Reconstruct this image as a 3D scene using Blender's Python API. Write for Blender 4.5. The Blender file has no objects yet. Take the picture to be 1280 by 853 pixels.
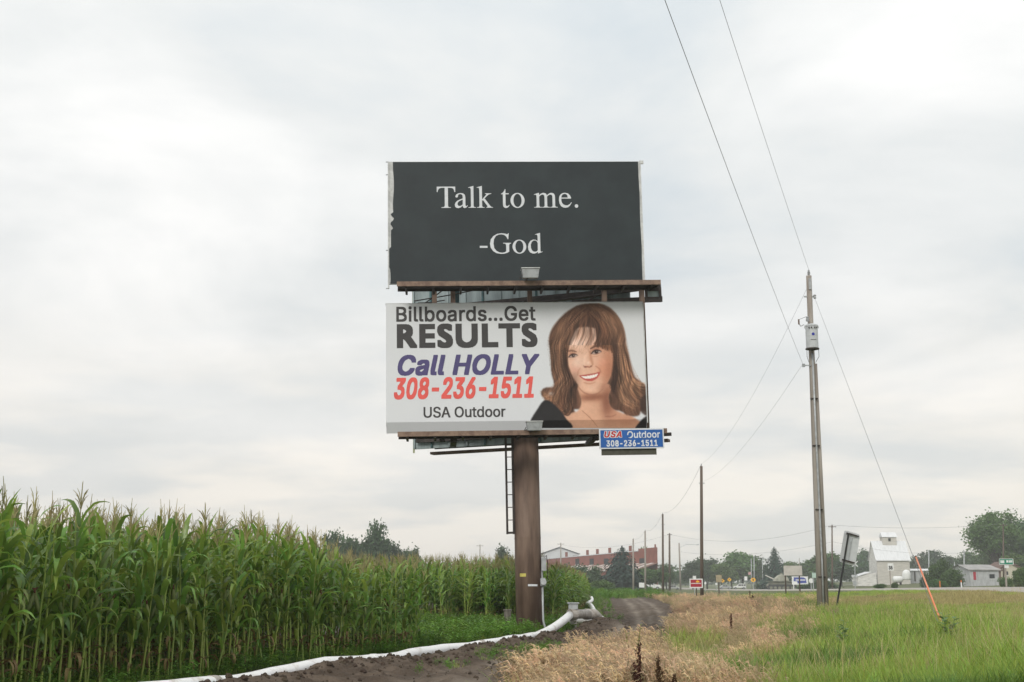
import bpy, math, random
import numpy as np
from math import sin, cos, tan, radians, pi, atan, sqrt
from mathutils import Vector, Matrix
random.seed(7); rng = np.random.default_rng(7)
S = bpy.context.scene
COL = S.collection
# ---------------------------------------------------------------- camera
CAMZ = 1.45
TH = atan((727 - 426.5) / 1600)
cam = bpy.data.cameras.new('camera'); camo = bpy.data.objects.new('camera', cam); COL.objects.link(camo)
camo.location = (0, 0, CAMZ); camo.rotation_euler = (pi / 2 + TH, 0, 0)
cam.sensor_width = 36; cam.lens = 45; cam.clip_end = 9000; cam.clip_start = .1
S.camera = camo
# ---------------------------------------------------------------- sky
SUN_EL, SUN_AZ = radians(34), radians(204)      # azimuth clockwise from +Y: behind the camera, to the left
w = bpy.data.worlds.new('World'); S.world = w; w.use_nodes = True
nt = w.node_tree; nt.nodes.clear()
def N(t, **k):
    n = nt.nodes.new(t)
    for a, b in k.items(): setattr(n, a, b)
    return n
out = N('ShaderNodeOutputWorld'); mix = N('ShaderNodeMixShader'); b1 = N('ShaderNodeBackground'); b2 = N('ShaderNodeBackground')
sky = N('ShaderNodeTexSky', sky_type='NISHITA'); sky.sun_disc = False; sky.sun_elevation = SUN_EL; sky.sun_rotation = SUN_AZ
b1.inputs[1].default_value = .1; b2.inputs[1].default_value = .90
nt.links.new(sky.outputs[0], b1.inputs[0]); nt.links.new(b1.outputs[0], mix.inputs[1]); nt.links.new(b2.outputs[0], mix.inputs[2])
nt.links.new(mix.outputs[0], out.inputs[0]); mix.inputs[0].default_value = .94
tc = N('ShaderNodeTexCoord'); sep = N('ShaderNodeSeparateXYZ'); nt.links.new(tc.outputs['Generated'], sep.inputs[0])
ab = N('ShaderNodeMath', operation='ABSOLUTE'); nt.links.new(sep.outputs[2], ab.inputs[0])
zz = N('ShaderNodeMath', operation='ADD'); zz.inputs[1].default_value = .16; nt.links.new(ab.outputs[0], zz.inputs[0])
dx = N('ShaderNodeMath', operation='DIVIDE'); dy = N('ShaderNodeMath', operation='DIVIDE')
nt.links.new(sep.outputs[0], dx.inputs[0]); nt.links.new(zz.outputs[0], dx.inputs[1]); nt.links.new(sep.outputs[1], dy.inputs[0]); nt.links.new(zz.outputs[0], dy.inputs[1])
cb = N('ShaderNodeCombineXYZ'); nt.links.new(dx.outputs[0], cb.inputs[0]); nt.links.new(dy.outputs[0], cb.inputs[1])
n1 = N('ShaderNodeTexNoise'); n1.inputs['Scale'].default_value = 1.15; n1.inputs['Detail'].default_value = 7; n1.inputs['Roughness'].default_value = .52; n1.inputs['Distortion'].default_value = .35
mp = N('ShaderNodeMapping'); mp.inputs['Location'].default_value = (3.1, 5.4, 2.0); nt.links.new(cb.outputs[0], mp.inputs[0]); nt.links.new(mp.outputs[0], n1.inputs['Vector'])
rp = N('ShaderNodeValToRGB'); nt.links.new(n1.outputs['Fac'], rp.inputs[0])
e = rp.color_ramp.elements
e[0].position = .37; e[0].color = (.645, .695, .72, 1); e[1].position = .67; e[1].color = (.985, .975, .95, 1)
m_ = e.new(.48); m_.color = (.785, .80, .79, 1)
# warm, milky air low over the horizon
hr = N('ShaderNodeMapRange'); hr.inputs['From Min'].default_value = 0; hr.inputs['From Max'].default_value = .26; hr.inputs['To Min'].default_value = .85; hr.inputs['To Max'].default_value = 0; hr.interpolation_type = 'SMOOTHSTEP'
nt.links.new(ab.outputs[0], hr.inputs[0])
wm = N('ShaderNodeMix', data_type='RGBA'); nt.links.new(hr.outputs[0], wm.inputs[0]); nt.links.new(rp.outputs[0], wm.inputs[6])
n2 = N('ShaderNodeTexNoise'); n2.inputs['Scale'].default_value = 1.3; n2.inputs['Detail'].default_value = 5; nt.links.new(cb.outputs[0], n2.inputs['Vector'])
rp2 = N('ShaderNodeValToRGB'); nt.links.new(n2.outputs['Fac'], rp2.inputs[0])
e = rp2.color_ramp.elements; e[0].position = .42; e[0].color = (.82, .81, .785, 1); e[1].position = .57; e[1].color = (1.10, 1.015, .91, 1)
nt.links.new(rp2.outputs[0], wm.inputs[7])
# overcast luminance: the veil grows brighter towards the zenith
zl = N('ShaderNodeMath', operation='MULTIPLY_ADD'); zl.inputs[1].default_value = .62; zl.inputs[2].default_value = .85; nt.links.new(ab.outputs[0], zl.inputs[0])
zc = N('ShaderNodeVectorMath', operation='SCALE'); nt.links.new(wm.outputs[2], zc.inputs[0]); nt.links.new(zl.outputs[0], zc.inputs['Scale']); nt.links.new(zc.outputs[0], b2.inputs[0])
# ---------------------------------------------------------------- sun (veiled by cloud)
sl = bpy.data.lights.new('sun', 'SUN'); sl.energy = 1.5; sl.angle = radians(20); sl.color = (1, .955, .885)
so = bpy.data.objects.new('sun', sl); COL.objects.link(so)
sd = Vector((sin(SUN_AZ) * cos(SUN_EL), cos(SUN_AZ) * cos(SUN_EL), sin(SUN_EL)))
so.rotation_euler = sd.to_track_quat('Z', 'Y').to_euler(); so.location = sd * 40
vs = S.view_settings; vs.view_transform = 'Standard'; vs.look = 'None'; vs.exposure = 0.25; vs.gamma = 1; vs.use_curve_mapping = False
S.cycles.use_adaptive_sampling = True; S.cycles.adaptive_threshold = .012; S.cycles.max_bounces = 6; S.cycles.transparent_max_bounces = 8
S.cycles.use_denoising = True; S.cycles.volume_bounces = 1
# ---------------------------------------------------------------- helpers
def ray(px, py):
    u = (px - 640) / 1600; v = (426.5 - py) / 1600
    return np.array([u, cos(TH) - v * sin(TH), sin(TH) + v * cos(TH)])
def P(px, py, d):
    """point on the sight line of a pixel at depth d (metres along +Y)"""
    r = ray(px, py); return Vector((r[0] * d / r[1], d, CAMZ + r[2] * d / r[1]))
def interp(x, xs, ys): return np.interp(x, xs, ys)
def sstep(t): t = np.clip(t, 0, 1); return t * t * (3 - 2 * t)
# terrain: low along the field track, rising to the highway, falling away in the distance
TY = [-60, 0, 19, 43, 77, 110, 155, 300, 500, 900]; TX = [-14, -5, -.6, 3.2, 8., 10.5, 14., 24, 38, 60]
RY = [-60, 0, 75, 155, 250, 350, 500, 900, 2000]; RX = [6, 16.5, 29.5, 42, 51, 58.5, 66, 75, 95]
RZY = [0, 75, 155, 250, 350, 500]; RZ = [.79, .79, .40, -.32, -.95, -1.55]
RW = 11.2
def track_x(y): return interp(y, TY, TX)
def road_x(y): return interp(y, RY, RX)
def road_z(y): return interp(y, RZY, RZ)
def bumps(x, y):
    return (np.sin(x * .71 + 1.3 * np.sin(y * .31)) * np.sin(y * .53 + .7 * np.sin(x * .37)) * .05 + np.sin(x * 2.1 + y * 1.3) * np.sin(y * 1.7 - x * .9) * .018)
def H(x, y):
    x = np.asarray(x, float); y = np.asarray(y, float)
    zt = interp(y, [0, 60, 150, 300, 450], [0, 0, -.24, -.8, -1.15])
    xt = track_x(y); xr = road_x(y); zr = road_z(y)
    t = (x - xt - 2.2) / np.maximum(xr - xt - 2.2 - 3, 1)
    g = .55 * sstep(t * interp(y, [50, 110], [2.2, 1.0])) + .45 * sstep((t - .35) / .65)
    z = zt + (zr - zt) * g
    sup = interp(y, [100, 300, 500], [.33, .3, .1])
    k = np.clip((x - xr) / RW, 0, 1)
    z = z + sup * k
    a = x / np.maximum(y, 1.)
    zb = -.35 + 1.85 * sstep((a - .195) / .09)
    b = sstep((x - xr - RW - 2) / 70) * (y > -200)
    z = z * (1 - b) + zb * b
    off = np.clip(np.minimum(np.abs(x - xr - RW / 2) - RW / 2, 6) / 6, 0, 1)
    near = np.clip(1.5 - np.hypot(x, y) / 160, 0, 1)
    return z + bumps(x, y) * off * near
def Hs(x, y): return float(H(x, y))
def gpx(px, py):
    """where the sight line of a pixel meets the ground"""
    r = ray(px, py); lo = 4.
    for d in np.geomspace(4, 900, 900):
        q = P(px, py, d)
        if q.z < Hs(q.x, d): return Vector((q.x, d, Hs(q.x, d)))
    return Vector((q.x, d, Hs(q.x, d)))
def G(px, d):
    x = P(px, 727, d).x; return Vector((x, d, Hs(x, d)))

def mat(name, col, rough=.75, var=.12, scale=6., metal=0., bump=0., bscale=None, col2=None, spec=.4, rand=0., stretch=None, coat=0., f2=(.42, .62)):
    """procedural surface: base colour, noise towards col2, optional fine relief"""
    m = bpy.data.materials.new(name); m.use_nodes = True; t = m.node_tree; p = t.nodes['Principled BSDF']
    L = t.links.new; nn = t.nodes.new
    c2 = col2 or tuple(max(0, c * (1 - var * 2.2)) for c in col)
    tcn = nn('ShaderNodeTexCoord'); src = tcn.outputs['Object']
    if stretch:
        mpn = nn('ShaderNodeMapping'); mpn.inputs['Scale'].default_value = stretch; L(src, mpn.inputs[0]); src = mpn.outputs[0]
    no = nn('ShaderNodeTexNoise'); no.inputs['Scale'].default_value = scale; no.inputs['Detail'].default_value = 6; no.inputs['Roughness'].default_value = .62; L(src, no.inputs['Vector'])
    mr = nn('ShaderNodeMapRange'); mr.inputs['From Min'].default_value = f2[0]; mr.inputs['From Max'].default_value = f2[1]; L(no.outputs['Fac'], mr.inputs[0])
    mx = nn('ShaderNodeMix'); mx.data_type = 'RGBA'; mx.inputs[6].default_value = (*col, 1); mx.inputs[7].default_value = (*c2, 1); L(mr.outputs[0], mx.inputs[0])
    o = mx.outputs[2]
    if rand:
        oi = nn('ShaderNodeObjectInfo'); hs = nn('ShaderNodeHueSaturation')
        r1 = nn('ShaderNodeMapRange'); r1.inputs['To Min'].default_value = 1 - rand; r1.inputs['To Max'].default_value = 1 + rand; L(oi.outputs['Random'], r1.inputs[0])
        L(r1.outputs[0], hs.inputs['Value']); r2 = nn('ShaderNodeMapRange'); r2.inputs['To Min'].default_value = .5 + rand * .06; r2.inputs['To Max'].default_value = .5 - rand * .06
        mu = nn('ShaderNodeMath'); mu.operation = 'FRACT'; m3 = nn('ShaderNodeMath'); m3.operation = 'MULTIPLY'; m3.inputs[1].default_value = 7.31; L(oi.outputs['Random'], m3.inputs[0]); L(m3.outputs[0], mu.inputs[0]); L(mu.outputs[0], r2.inputs[0]); L(r2.outputs[0], hs.inputs['Hue'])
        L(o, hs.inputs['Color']); o = hs.outputs[0]
    L(o, p.inputs['Base Color']); p.inputs['Roughness'].default_value = rough; p.inputs['Metallic'].default_value = metal; p.inputs['Specular IOR Level'].default_value = spec
    if coat: p.inputs['Coat Weight'].default_value = coat
    if bump:
        nb = nn('ShaderNodeTexNoise'); nb.inputs['Scale'].default_value = bscale or scale * 4; nb.inputs['Detail'].default_value = 5; L(src, nb.inputs['Vector'])
        bp = nn('ShaderNodeBump'); bp.inputs['Strength'].default_value = 1; bp.inputs['Distance'].default_value = bump; L(nb.outputs['Fac'], bp.inputs['Height']); L(bp.outputs[0], p.inputs['Normal'])
    m['_out'] = 0
    return m
def leafmat(name, col, rand=.25, trans=.25, rough=.5, col2=None, scale=3., spec=.4):
    m = mat(name, col, rough, .15, scale, rand=rand, col2=col2, spec=spec); t = m.node_tree; p = t.nodes['Principled BSDF']
    o = [n for n in t.nodes if n.type == 'OUTPUT_MATERIAL'][0]
    tr = t.nodes.new('ShaderNodeBsdfTranslucent'); mx = t.nodes.new('ShaderNodeMixShader'); mx.inputs[0].default_value = trans
    ln = p.inputs['Base Color'].links[0].from_socket
    hs = t.nodes.new('ShaderNodeHueSaturation'); hs.inputs['Value'].default_value = 1.3; hs.inputs['Hue'].default_value = .485; t.links.new(ln, hs.inputs['Color']); t.links.new(hs.outputs[0], tr.inputs[0])
    t.links.new(p.outputs[0], mx.inputs[1]); t.links.new(tr.outputs[0], mx.inputs[2]); t.links.new(mx.outputs[0], o.inputs[0])
    return m
def sr(r, g, b):
    f = lambda c: (c / 255 / 12.92) if c / 255 <= .04045 else ((c / 255 + .055) / 1.055) ** 2.4
    return (f(r), f(g), f(b))

class MB:
    def __init__(s): s.v = []; s.f = []
    def add(s, vs, fs):
        o = len(s.v); s.v += [tuple(v) for v in vs]; s.f += [tuple(i + o for i in f) for f in fs]; return s
    def box(s, c, size, R=None):
        hx, hy, hz = size[0] / 2, size[1] / 2, size[2] / 2; vs = []
        for z in (-hz, hz):
            for x, y in ((-hx, -hy), (hx, -hy), (hx, hy), (-hx, hy)):
                q = Vector((x, y, z));
                if R: q = R @ q
                vs.append(Vector(c) + q)
        return s.add(vs, [(3, 2, 1, 0), (4, 5, 6, 7), (0, 1, 5, 4), (1, 2, 6, 5), (2, 3, 7, 6), (3, 0, 4, 7)])
    def bb(s, x0, x1, y0, y1, z0, z1): return s.box(((x0 + x1) / 2, (y0 + y1) / 2, (z0 + z1) / 2), (x1 - x0, y1 - y0, z1 - z0))
    def tube(s, pts, r, n=8, cap=True):
        pts = [Vector(p) for p in pts]; rs = r if isinstance(r, (list, tuple)) else [r] * len(pts); vs = []; fs = []
        up = None
        for i, p in enumerate(pts):
            d = (pts[min(i + 1, len(pts) - 1)] - pts[max(i - 1, 0)]).normalized()
            if up is None or abs(up.dot(d)) > .99: up = Vector((0, 0, 1)) if abs(d.z) < .9 else Vector((1, 0, 0))
            a = d.cross(up).normalized(); b = a.cross(d).normalized(); up = b
            for k in range(n):
                q = 2 * pi * k / n; vs.append(p + (a * cos(q) + b * sin(q)) * rs[i])
        for i in range(len(pts) - 1):
            for k in range(n):
                k2 = (k + 1) % n; fs.append((i * n + k, i * n + k2, (i + 1) * n + k2, (i + 1) * n + k))
        if cap: fs.append(tuple(range(n - 1, -1, -1))); fs.append(tuple(range((len(pts) - 1) * n, len(pts) * n)))
        return s.add(vs, fs)
    def bar(s, a, b, wx, wz):
        """rectangular bar from a to b"""
        a = Vector(a); b = Vector(b); d = b - a; R = d.to_track_quat('X', 'Z').to_matrix(); return s.box((a + b) / 2, (d.length, wx, wz), R)
    def prism(s, poly, y0, y1):
        n = len(poly); vs = [(x, y0, z) for x, z in poly] + [(x, y1, z) for x, z in poly]
        return s.add(vs, [tuple(range(n)), tuple(range(2 * n - 1, n - 1, -1))] + [((i + 1) % n, i, i + n, (i + 1) % n + n) for i in range(n)])
    def poly(s, pts): return s.add(pts, [tuple(range(len(pts)))])
    def lathe(s, prof, c=(0, 0, 0), n=16):
        vs = []; fs = []
        for r, z in prof:
            for k in range(n): vs.append((c[0] + r * cos(2 * pi * k / n), c[1] + r * sin(2 * pi * k / n), c[2] + z))
        for i in range(len(prof) - 1):
            for k in range(n): fs.append((i * n + k, i * n + (k + 1) % n, (i + 1) * n + (k + 1) % n, (i + 1) * n + k))
        fs.append(tuple(range(n - 1, -1, -1))); fs.append(tuple(range((len(prof) - 1) * n, len(prof) * n)))
        return s.add(vs, fs)
    def mesh(s, name, m, smooth=False):
        me = bpy.data.meshes.new(name); me.from_pydata(s.v, [], s.f)
        if m: me.materials.append(m)
        if smooth: me.polygons.foreach_set('use_smooth', [True] * len(me.polygons))
        me.update(); return me
    def build(s, name, m, parent=None, smooth=False, org=None, bevel=0, **tags):
        a_ = parent
        while org is None and a_ is not None: org = a_.get('_org'); a_ = a_.parent
        if org is not None: s.v = [(a - org[0], b - org[1], c - org[2]) for a, b, c in s.v]
        o = bpy.data.objects.new(name, s.mesh(name, m, smooth)); COL.objects.link(o)
        if parent is not None: o.parent = parent
        elif org is not None: o.location = org
        if bevel:
            bm = o.modifiers.new('bevel', 'BEVEL'); bm.width = bevel; bm.segments = 2; bm.limit_method = 'ANGLE'
        for k, v in tags.items(): o[k] = v
        return o
def thing(name, label, category, loc=(0, 0, 0), rot=(0, 0, 0), group=None):
    o = bpy.data.objects.new(name, None); o.empty_display_size = .2; COL.objects.link(o); o.location = loc; o.rotation_euler = rot
    o['label'] = label; o['category'] = category
    if group: o['group'] = group
    return o
def copy_tree(o, parent=None):
    c = o.copy(); COL.objects.link(c); c.parent = parent
    for ch in list(o.children): copy_tree(ch, c)
    return c
def newobj(name, me, parent=None, **tags):
    o = bpy.data.objects.new(name, me); COL.objects.link(o); o.parent = parent
    for k, v in tags.items(): o[k] = v
    return o
def scatter(name, pts, rz, sc, ix, protos, tags, tilt=None):
    """one 'stuff' object: prototypes instanced on points by a geometry node group"""
    n = len(pts); me = bpy.data.meshes.new(name); me.vertices.add(n); me.vertices.foreach_set('co', np.asarray(pts, np.float32).ravel())
    tilt = np.zeros((n, 2)) if tilt is None else tilt
    rot = np.column_stack([tilt, rz]).astype(np.float32)
    a = me.attributes.new('rot', 'FLOAT_VECTOR', 'POINT'); a.data.foreach_set('vector', rot.ravel())
    sc = np.asarray(sc, np.float32)
    if sc.ndim == 1: sc = np.column_stack([sc] * 3)
    a = me.attributes.new('siz', 'FLOAT_VECTOR', 'POINT'); a.data.foreach_set('vector', np.ascontiguousarray(sc).ravel())
    a = me.attributes.new('ix', 'INT', 'POINT'); a.data.foreach_set('value', np.asarray(ix, np.int32))
    pc = bpy.data.collections.new(name + '_kinds')
    for i, (pm) in enumerate(protos):
        po = bpy.data.objects.new('%s_kind_%02d' % (name, i), pm); pc.objects.link(po)
    g = bpy.data.node_groups.new(name + '_scatter', 'GeometryNodeTree')
    g.interface.new_socket('Geometry', in_out='INPUT', socket_type='NodeSocketGeometry'); g.interface.new_socket('Geometry', in_out='OUTPUT', socket_type='NodeSocketGeometry')
    gi = g.nodes.new('NodeGroupInput'); go = g.nodes.new('NodeGroupOutput'); ip = g.nodes.new('GeometryNodeInstanceOnPoints'); ci = g.nodes.new('GeometryNodeCollectionInfo')
    ci.inputs['Collection'].default_value = pc; ci.inputs['Separate Children'].default_value = True; ci.inputs['Reset Children'].default_value = True
    def at(nm, ty):
        q = g.nodes.new('GeometryNodeInputNamedAttribute'); q.data_type = ty; q.inputs['Name'].default_value = nm; return q.outputs['Attribute']
    g.links.new(gi.outputs[0], ip.inputs['Points']); g.links.new(ci.outputs[0], ip.inputs['Instance']); ip.inputs['Pick Instance'].default_value = True
    g.links.new(at('ix', 'INT'), ip.inputs['Instance Index'])
    er = g.nodes.new('FunctionNodeEulerToRotation'); g.links.new(at('rot', 'FLOAT_VECTOR'), er.inputs[0]); g.links.new(er.outputs[0], ip.inputs['Rotation'])
    g.links.new(at('siz', 'FLOAT_VECTOR'), ip.inputs['Scale']); g.links.new(ip.outputs[0], go.inputs[0])
    o = bpy.data.objects.new(name, me); COL.objects.link(o); md = o.modifiers.new('scatter', 'NODES'); md.node_group = g
    o['kind'] = 'stuff'
    for k, v in tags.items(): o[k] = v
    return o
# ---------------------------------------------------------------- ground
def ground_mat():
    m = mat('ground_turf', (.085, .115, .03), .95, .2, .35, col2=(.13, .12, .05), bump=.03, bscale=9); t = m.node_tree; p = t.nodes['Principled BSDF']
    ln = p.inputs['Base Color'].links[0].from_socket
    no = t.nodes.new('ShaderNodeTexNoise'); no.inputs['Scale'].default_value = 5; no.inputs['Detail'].default_value = 8
    tcn = t.nodes.new('ShaderNodeTexCoord'); t.links.new(tcn.outputs['Object'], no.inputs['Vector'])
    rp = t.nodes.new('ShaderNodeValToRGB'); rp.color_ramp.elements[0].position = .4; rp.color_ramp.elements[0].color = (.45, .5, .42, 1); rp.color_ramp.elements[1].position = .65; rp.color_ramp.elements[1].color = (1.15, 1.1, 1, 1); t.links.new(no.outputs[0], rp.inputs[0])
    mx = t.nodes.new('ShaderNodeMix'); mx.data_type = 'RGBA'; mx.blend_type = 'MULTIPLY'; mx.inputs[0].default_value = .8; t.links.new(ln, mx.inputs[6]); t.links.new(rp.outputs[0], mx.inputs[7]); 
    at = t.nodes.new('ShaderNodeAttribute'); at.attribute_name = 'soil'
    m2 = t.nodes.new('ShaderNodeMix'); m2.data_type = 'RGBA'; t.links.new(at.outputs['Fac'], m2.inputs[0]); t.links.new(mx.outputs[2], m2.inputs[6]); m2.inputs[7].default_value = (.05, .038, .026, 1)
    t.links.new(m2.outputs[2], p.inputs['Base Color']); return m
TURF = ground_mat()
LY = [8, 14.5, 16.5, 20.8, 25.7, 28, 31.5, 34.5, 37, 41, 50, 75, 120, 165]; LX = [-6.8, -4.85, -4.25, -3.1, -1.65, -.8, .25, 1.0, 1.7, 2.7, 3.45, 5.0, 8.2, 11.6]
GY = [8, 14, 18, 23, 27, 36, 54, 80, 120, 165]; GX = [-.8, .0, .55, 1.5, 3.2, 4.9, 7.4, 10.2, 13.4, 16.2]

az = np.concatenate([np.arange(-34, 34, .35), np.arange(34, 326, 4.)]) * pi / 180
rad = np.concatenate([[.5, 2, 4, 6, 8], np.geomspace(10, 200, 190), np.geomspace(210, 3000, 60)])
AA, RR = np.meshgrid(az, rad); X = RR * np.sin(AA); Y = RR * np.cos(AA); Z = H(X, Y)
in_track = sstep((X - np.interp(Y, LY, LX) - .05) / .5) * sstep((np.interp(Y, GY, GX) - .1 - X) / .6) * (Y > 9.5) * (Y < 164)
Z = Z - .22 * in_track
na, nr = len(az), len(rad)
V = np.column_stack([X.ravel(), Y.ravel(), Z.ravel()]); V = np.vstack([V, [[0, 0, Hs(0, 0)]]])
F = []
for i in range(nr - 1):
    for k in range(na):
        k2 = (k + 1) % na; F.append((i * na + k, (i + 1) * na + k, (i + 1) * na + k2, i * na + k2))
for k in range(na): F.append((len(V) - 1, k, (k + 1) % na))
me = bpy.data.meshes.new('ground'); me.from_pydata(V.tolist(), [], F); me.materials.append(TURF)
soil = np.clip((track_x(V[:, 1]) - .8 - V[:, 0]) / 1.0, 0, 1) * (V[:, 1] < 46 + 0 * V[:, 0]) + np.clip((track_x(V[:, 1]) - 4.2 - V[:, 0]) / 1.5, 0, 1) * (V[:, 1] >= 46)
a = me.attributes.new('soil', 'FLOAT', 'POINT'); a.data.foreach_set('value', np.clip(soil, 0, 1).astype(np.float32))
me.polygons.foreach_set('use_smooth', [True] * len(me.polygons))
newobj('ground', me, kind='structure')
# highway
ASPH = mat('worn_concrete_road', (.36, .33, .30), .9, .08, .8, bump=.004, bscale=60)
def ribbon(name, u0, u1, ys, lift, m, thick=.0):
    q = MB()
    for y in ys:
        xr = road_x(y); x0, x1 = xr + u0, xr + u1; q.v += [(x0, y, Hs(x0, y) + lift), (x1, y, Hs(x1, y) + lift)]
        if thick: q.v += [(x0 - .25, y, Hs(x0, y) + lift - thick), (x1 + .25, y, Hs(x1, y) + lift - thick)]
    n = 4 if thick else 2
    for i in range(len(ys) - 1):
        a, b = i * n, (i + 1) * n; q.f.append((a, a + 1, b + 1, b))
        if thick: q.f += [(a + 2, a, b, b + 2), (a + 1, a + 3, b + 3, b + 1)]
    return q.build(name, m)
ys = np.concatenate([np.arange(-60, 160, 4), np.arange(160, 900, 12)])
o = ribbon('highway', 0, RW, ys, .05, ASPH, .2); o['kind'] = 'structure'
PAINT = mat('road_paint', (.72, .72, .68), .7, .1, 3); PAINTY = mat('road_paint_yellow', (.62, .42, .06), .7, .1, 3)
for u, m in ((.7, PAINT), (RW - .8, PAINT), (RW / 2 - .15, PAINTY)):
    o = ribbon('lane_line', u, u + .13, ys, .055, m); o['kind'] = 'structure'
# crossing side street beyond the highway
SIDE = MB()
for i, x in enumerate(np.linspace(36, 175, 40)):
    for dy in (0, 7):
        y = 455 + dy; SIDE.v.append((x + 40, y, Hs(x + 40, y) + .05))
for i in range(39): SIDE.f.append((2 * i, 2 * i + 2, 2 * i + 3, 2 * i + 1))
SIDE.build('side_street', ASPH, kind='structure')
# dirt track: lumpy tilled soil with a berm beside the pipe and two wheel ruts
def soil_mat():
    m = mat('tilled_soil', (.070, .052, .039), .95, .2, 2.2, col2=(.115, .088, .067), bump=.03, bscale=18, spec=.2); t = m.node_tree; p = t.nodes['Principled BSDF']
    ln = p.inputs['Base Color'].links[0].from_socket
    at = t.nodes.new('ShaderNodeAttribute'); at.attribute_name = 'rut'
    m2 = t.nodes.new('ShaderNodeMix'); m2.data_type = 'RGBA'; t.links.new(at.outputs['Fac'], m2.inputs[0]); t.links.new(ln, m2.inputs[6]); m2.inputs[7].default_value = (.21, .175, .14, 1)
    t.links.new(m2.outputs[2], p.inputs['Base Color']); return m
def vnoise(x, y, s):
    h = lambda i, j: np.modf(np.abs(np.sin(i * 127.1 + j * 311.7) * 43758.5453))[0]
    x = x * s; y = y * s; i = np.floor(x); j = np.floor(y); u = x - i; v = y - j; u = u * u * (3 - 2 * u); v = v * v * (3 - 2 * v)
    return (h(i, j) * (1 - u) + h(i + 1, j) * u) * (1 - v) + (h(i, j + 1) * (1 - u) + h(i + 1, j + 1) * u) * v
ty = np.concatenate([np.arange(9, 45, .11), np.arange(45, 80, .35), np.arange(80, 165, 1.2)]); tv = np.linspace(0, 1, 64)
VV, YY = np.meshgrid(tv, ty); LXX = np.interp(YY, LY, LX); GXX = np.interp(YY, GY, GX); wob = (vnoise(YY, YY * 0 + 3, .5) - .5) * .7
XX = LXX + (GXX + wob * VV - LXX) * VV
dl = XX - LXX
lump = (vnoise(XX, YY, 1.3) - .5) * .14 + (vnoise(XX, YY, 4.) - .5) * .10 + (vnoise(XX, YY, 9.) - .45) * .07
berm = .10 * np.exp(-((dl - .42) / .26) ** 2) * np.clip((37 - YY) / 6, 0, 1) - .10 * np.exp(-((dl - 1.5) / .6) ** 2)
mound = .30 * np.exp(-(((XX - 2.7) / 1.0) ** 2 + ((YY - 37.5) / 1.8) ** 2))
rut = np.exp(-((VV - .42) / .05) ** 2) + np.exp(-((VV - .68) / .05) ** 2) + .6 * np.exp(-((VV - .55) / .04) ** 2)
rutn = np.clip(rut * (vnoise(XX, YY, .6) * 1.1 + .1), 0, 1)
far = np.clip((120 - YY) / 60, .45, 1)
ZZ = H(XX, YY) + .045 + (lump * (1 - .75 * np.clip(rut, 0, 1))) * far + berm + mound - .04 * np.clip(rut, 0, 1)
edge = np.clip(np.minimum(VV, 1 - VV) / .06, 0, 1); ZZ = ZZ * 1 - (1 - edge) ** 2 * (.16 + np.abs(lump))
me = bpy.data.meshes.new('dirt_track'); n0, n1_ = ZZ.shape
idx = np.arange(n0 * n1_).reshape(n0, n1_); fq = np.stack([idx[:-1, :-1], idx[:-1, 1:], idx[1:, 1:], idx[1:, :-1]], -1).reshape(-1, 4)
me.from_pydata(np.column_stack([XX.ravel(), YY.ravel(), ZZ.ravel()]).tolist(), [], fq.tolist()); me.materials.append(soil_mat())
a = me.attributes.new('rut', 'FLOAT', 'POINT'); a.data.foreach_set('value', rutn.ravel().astype(np.float32))
newobj('dirt_track', me, kind='structure')
# earth clods along the berm and the mound
CL = mat('earth_clod', (.072, .053, .039), .95, .2, 9, rand=.3, spec=.2)
def clod(seed):
    r = random.Random(seed); q = MB(); n = 7; prof = [(.02, -.5), (.42, -.3), (.5, .0), (.36, .3), (.03, .42)]; q.lathe(prof, n=n)
    q.v = [(x * r.uniform(.7, 1.25), y * r.uniform(.7, 1.25), z * r.uniform(.7, 1.2)) for x, y, z in q.v]; return q.mesh('clod', CL, False)
pts = []
for i in range(2400):
    y = random.uniform(12, 38); b = random.gauss(.45, .35) if i % 3 else random.uniform(.2, 3.0); x = np.interp(y, LY, LX) + max(.12, b)
    j = np.interp(y, ty, range(len(ty))); l0, g0 = np.interp(y, LY, LX), np.interp(y, GY, GX)
    k = (x - l0) / (g0 - l0) * 63; zz_ = ZZ[int(round(j)), int(np.clip(round(k), 0, 63))]
    pts.append((x, y, zz_ + .005))
for i in range(260):
    x = random.gauss(.3, 1.3); y = random.gauss(36.1, .5); pts.append((x, y, Hs(x, y) + .02))
n = len(pts)
scatter('soil_clods', pts, rng.uniform(0, 6.3, n), .018 + .095 * rng.random(n) ** 4, rng.integers(0, 4, n), [clod(i) for i in range(4)], dict(label='dark crumbled clods of soil along the dirt berm', category='soil'))
# ---------------------------------------------------------------- billboard
BO = Vector((.497, 37., .03)); BYAW, BTILT = radians(3), radians(-1.1)
BB = thing('billboard', 'double-deck steel billboard on a single brown column beside the cornfield', 'billboard', BO)
BB.rotation_euler = (0, 0, 0)
BM = Matrix.Translation(BO) @ Matrix.Rotation(BYAW, 4, 'Z') @ Matrix.Rotation(BTILT, 4, 'Y')
BB.matrix_world = BM; BB.rotation_euler = BM.to_euler()
BMI = BM.inverted()
def L(px, py, yl):
    """local point on the billboard's plane y = yl under a pixel"""
    o = BMI @ Vector((0, 0, CAMZ)); d = (BMI.to_3x3() @ Vector(ray(px, py))); t = (yl - o.y) / d.y; return o + d * t
STEEL = mat('brown_weathered_steel', (.185, .125, .092), .65, .3, 2.6, col2=(.100, .064, .048), bump=.003, bscale=30, stretch=(1, 1, .16), f2=(.40, .58))
DSTEEL = mat('dark_steel', (.05, .037, .033), .6, .25, 4)
CATW = mat('catwalk_steel', (.25, .17, .125), .7, .25, 5, col2=(.15, .095, .07))
GALV = mat('galvanised_metal', (.42, .44, .45), .5, .12, 6, metal=.3)
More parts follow.
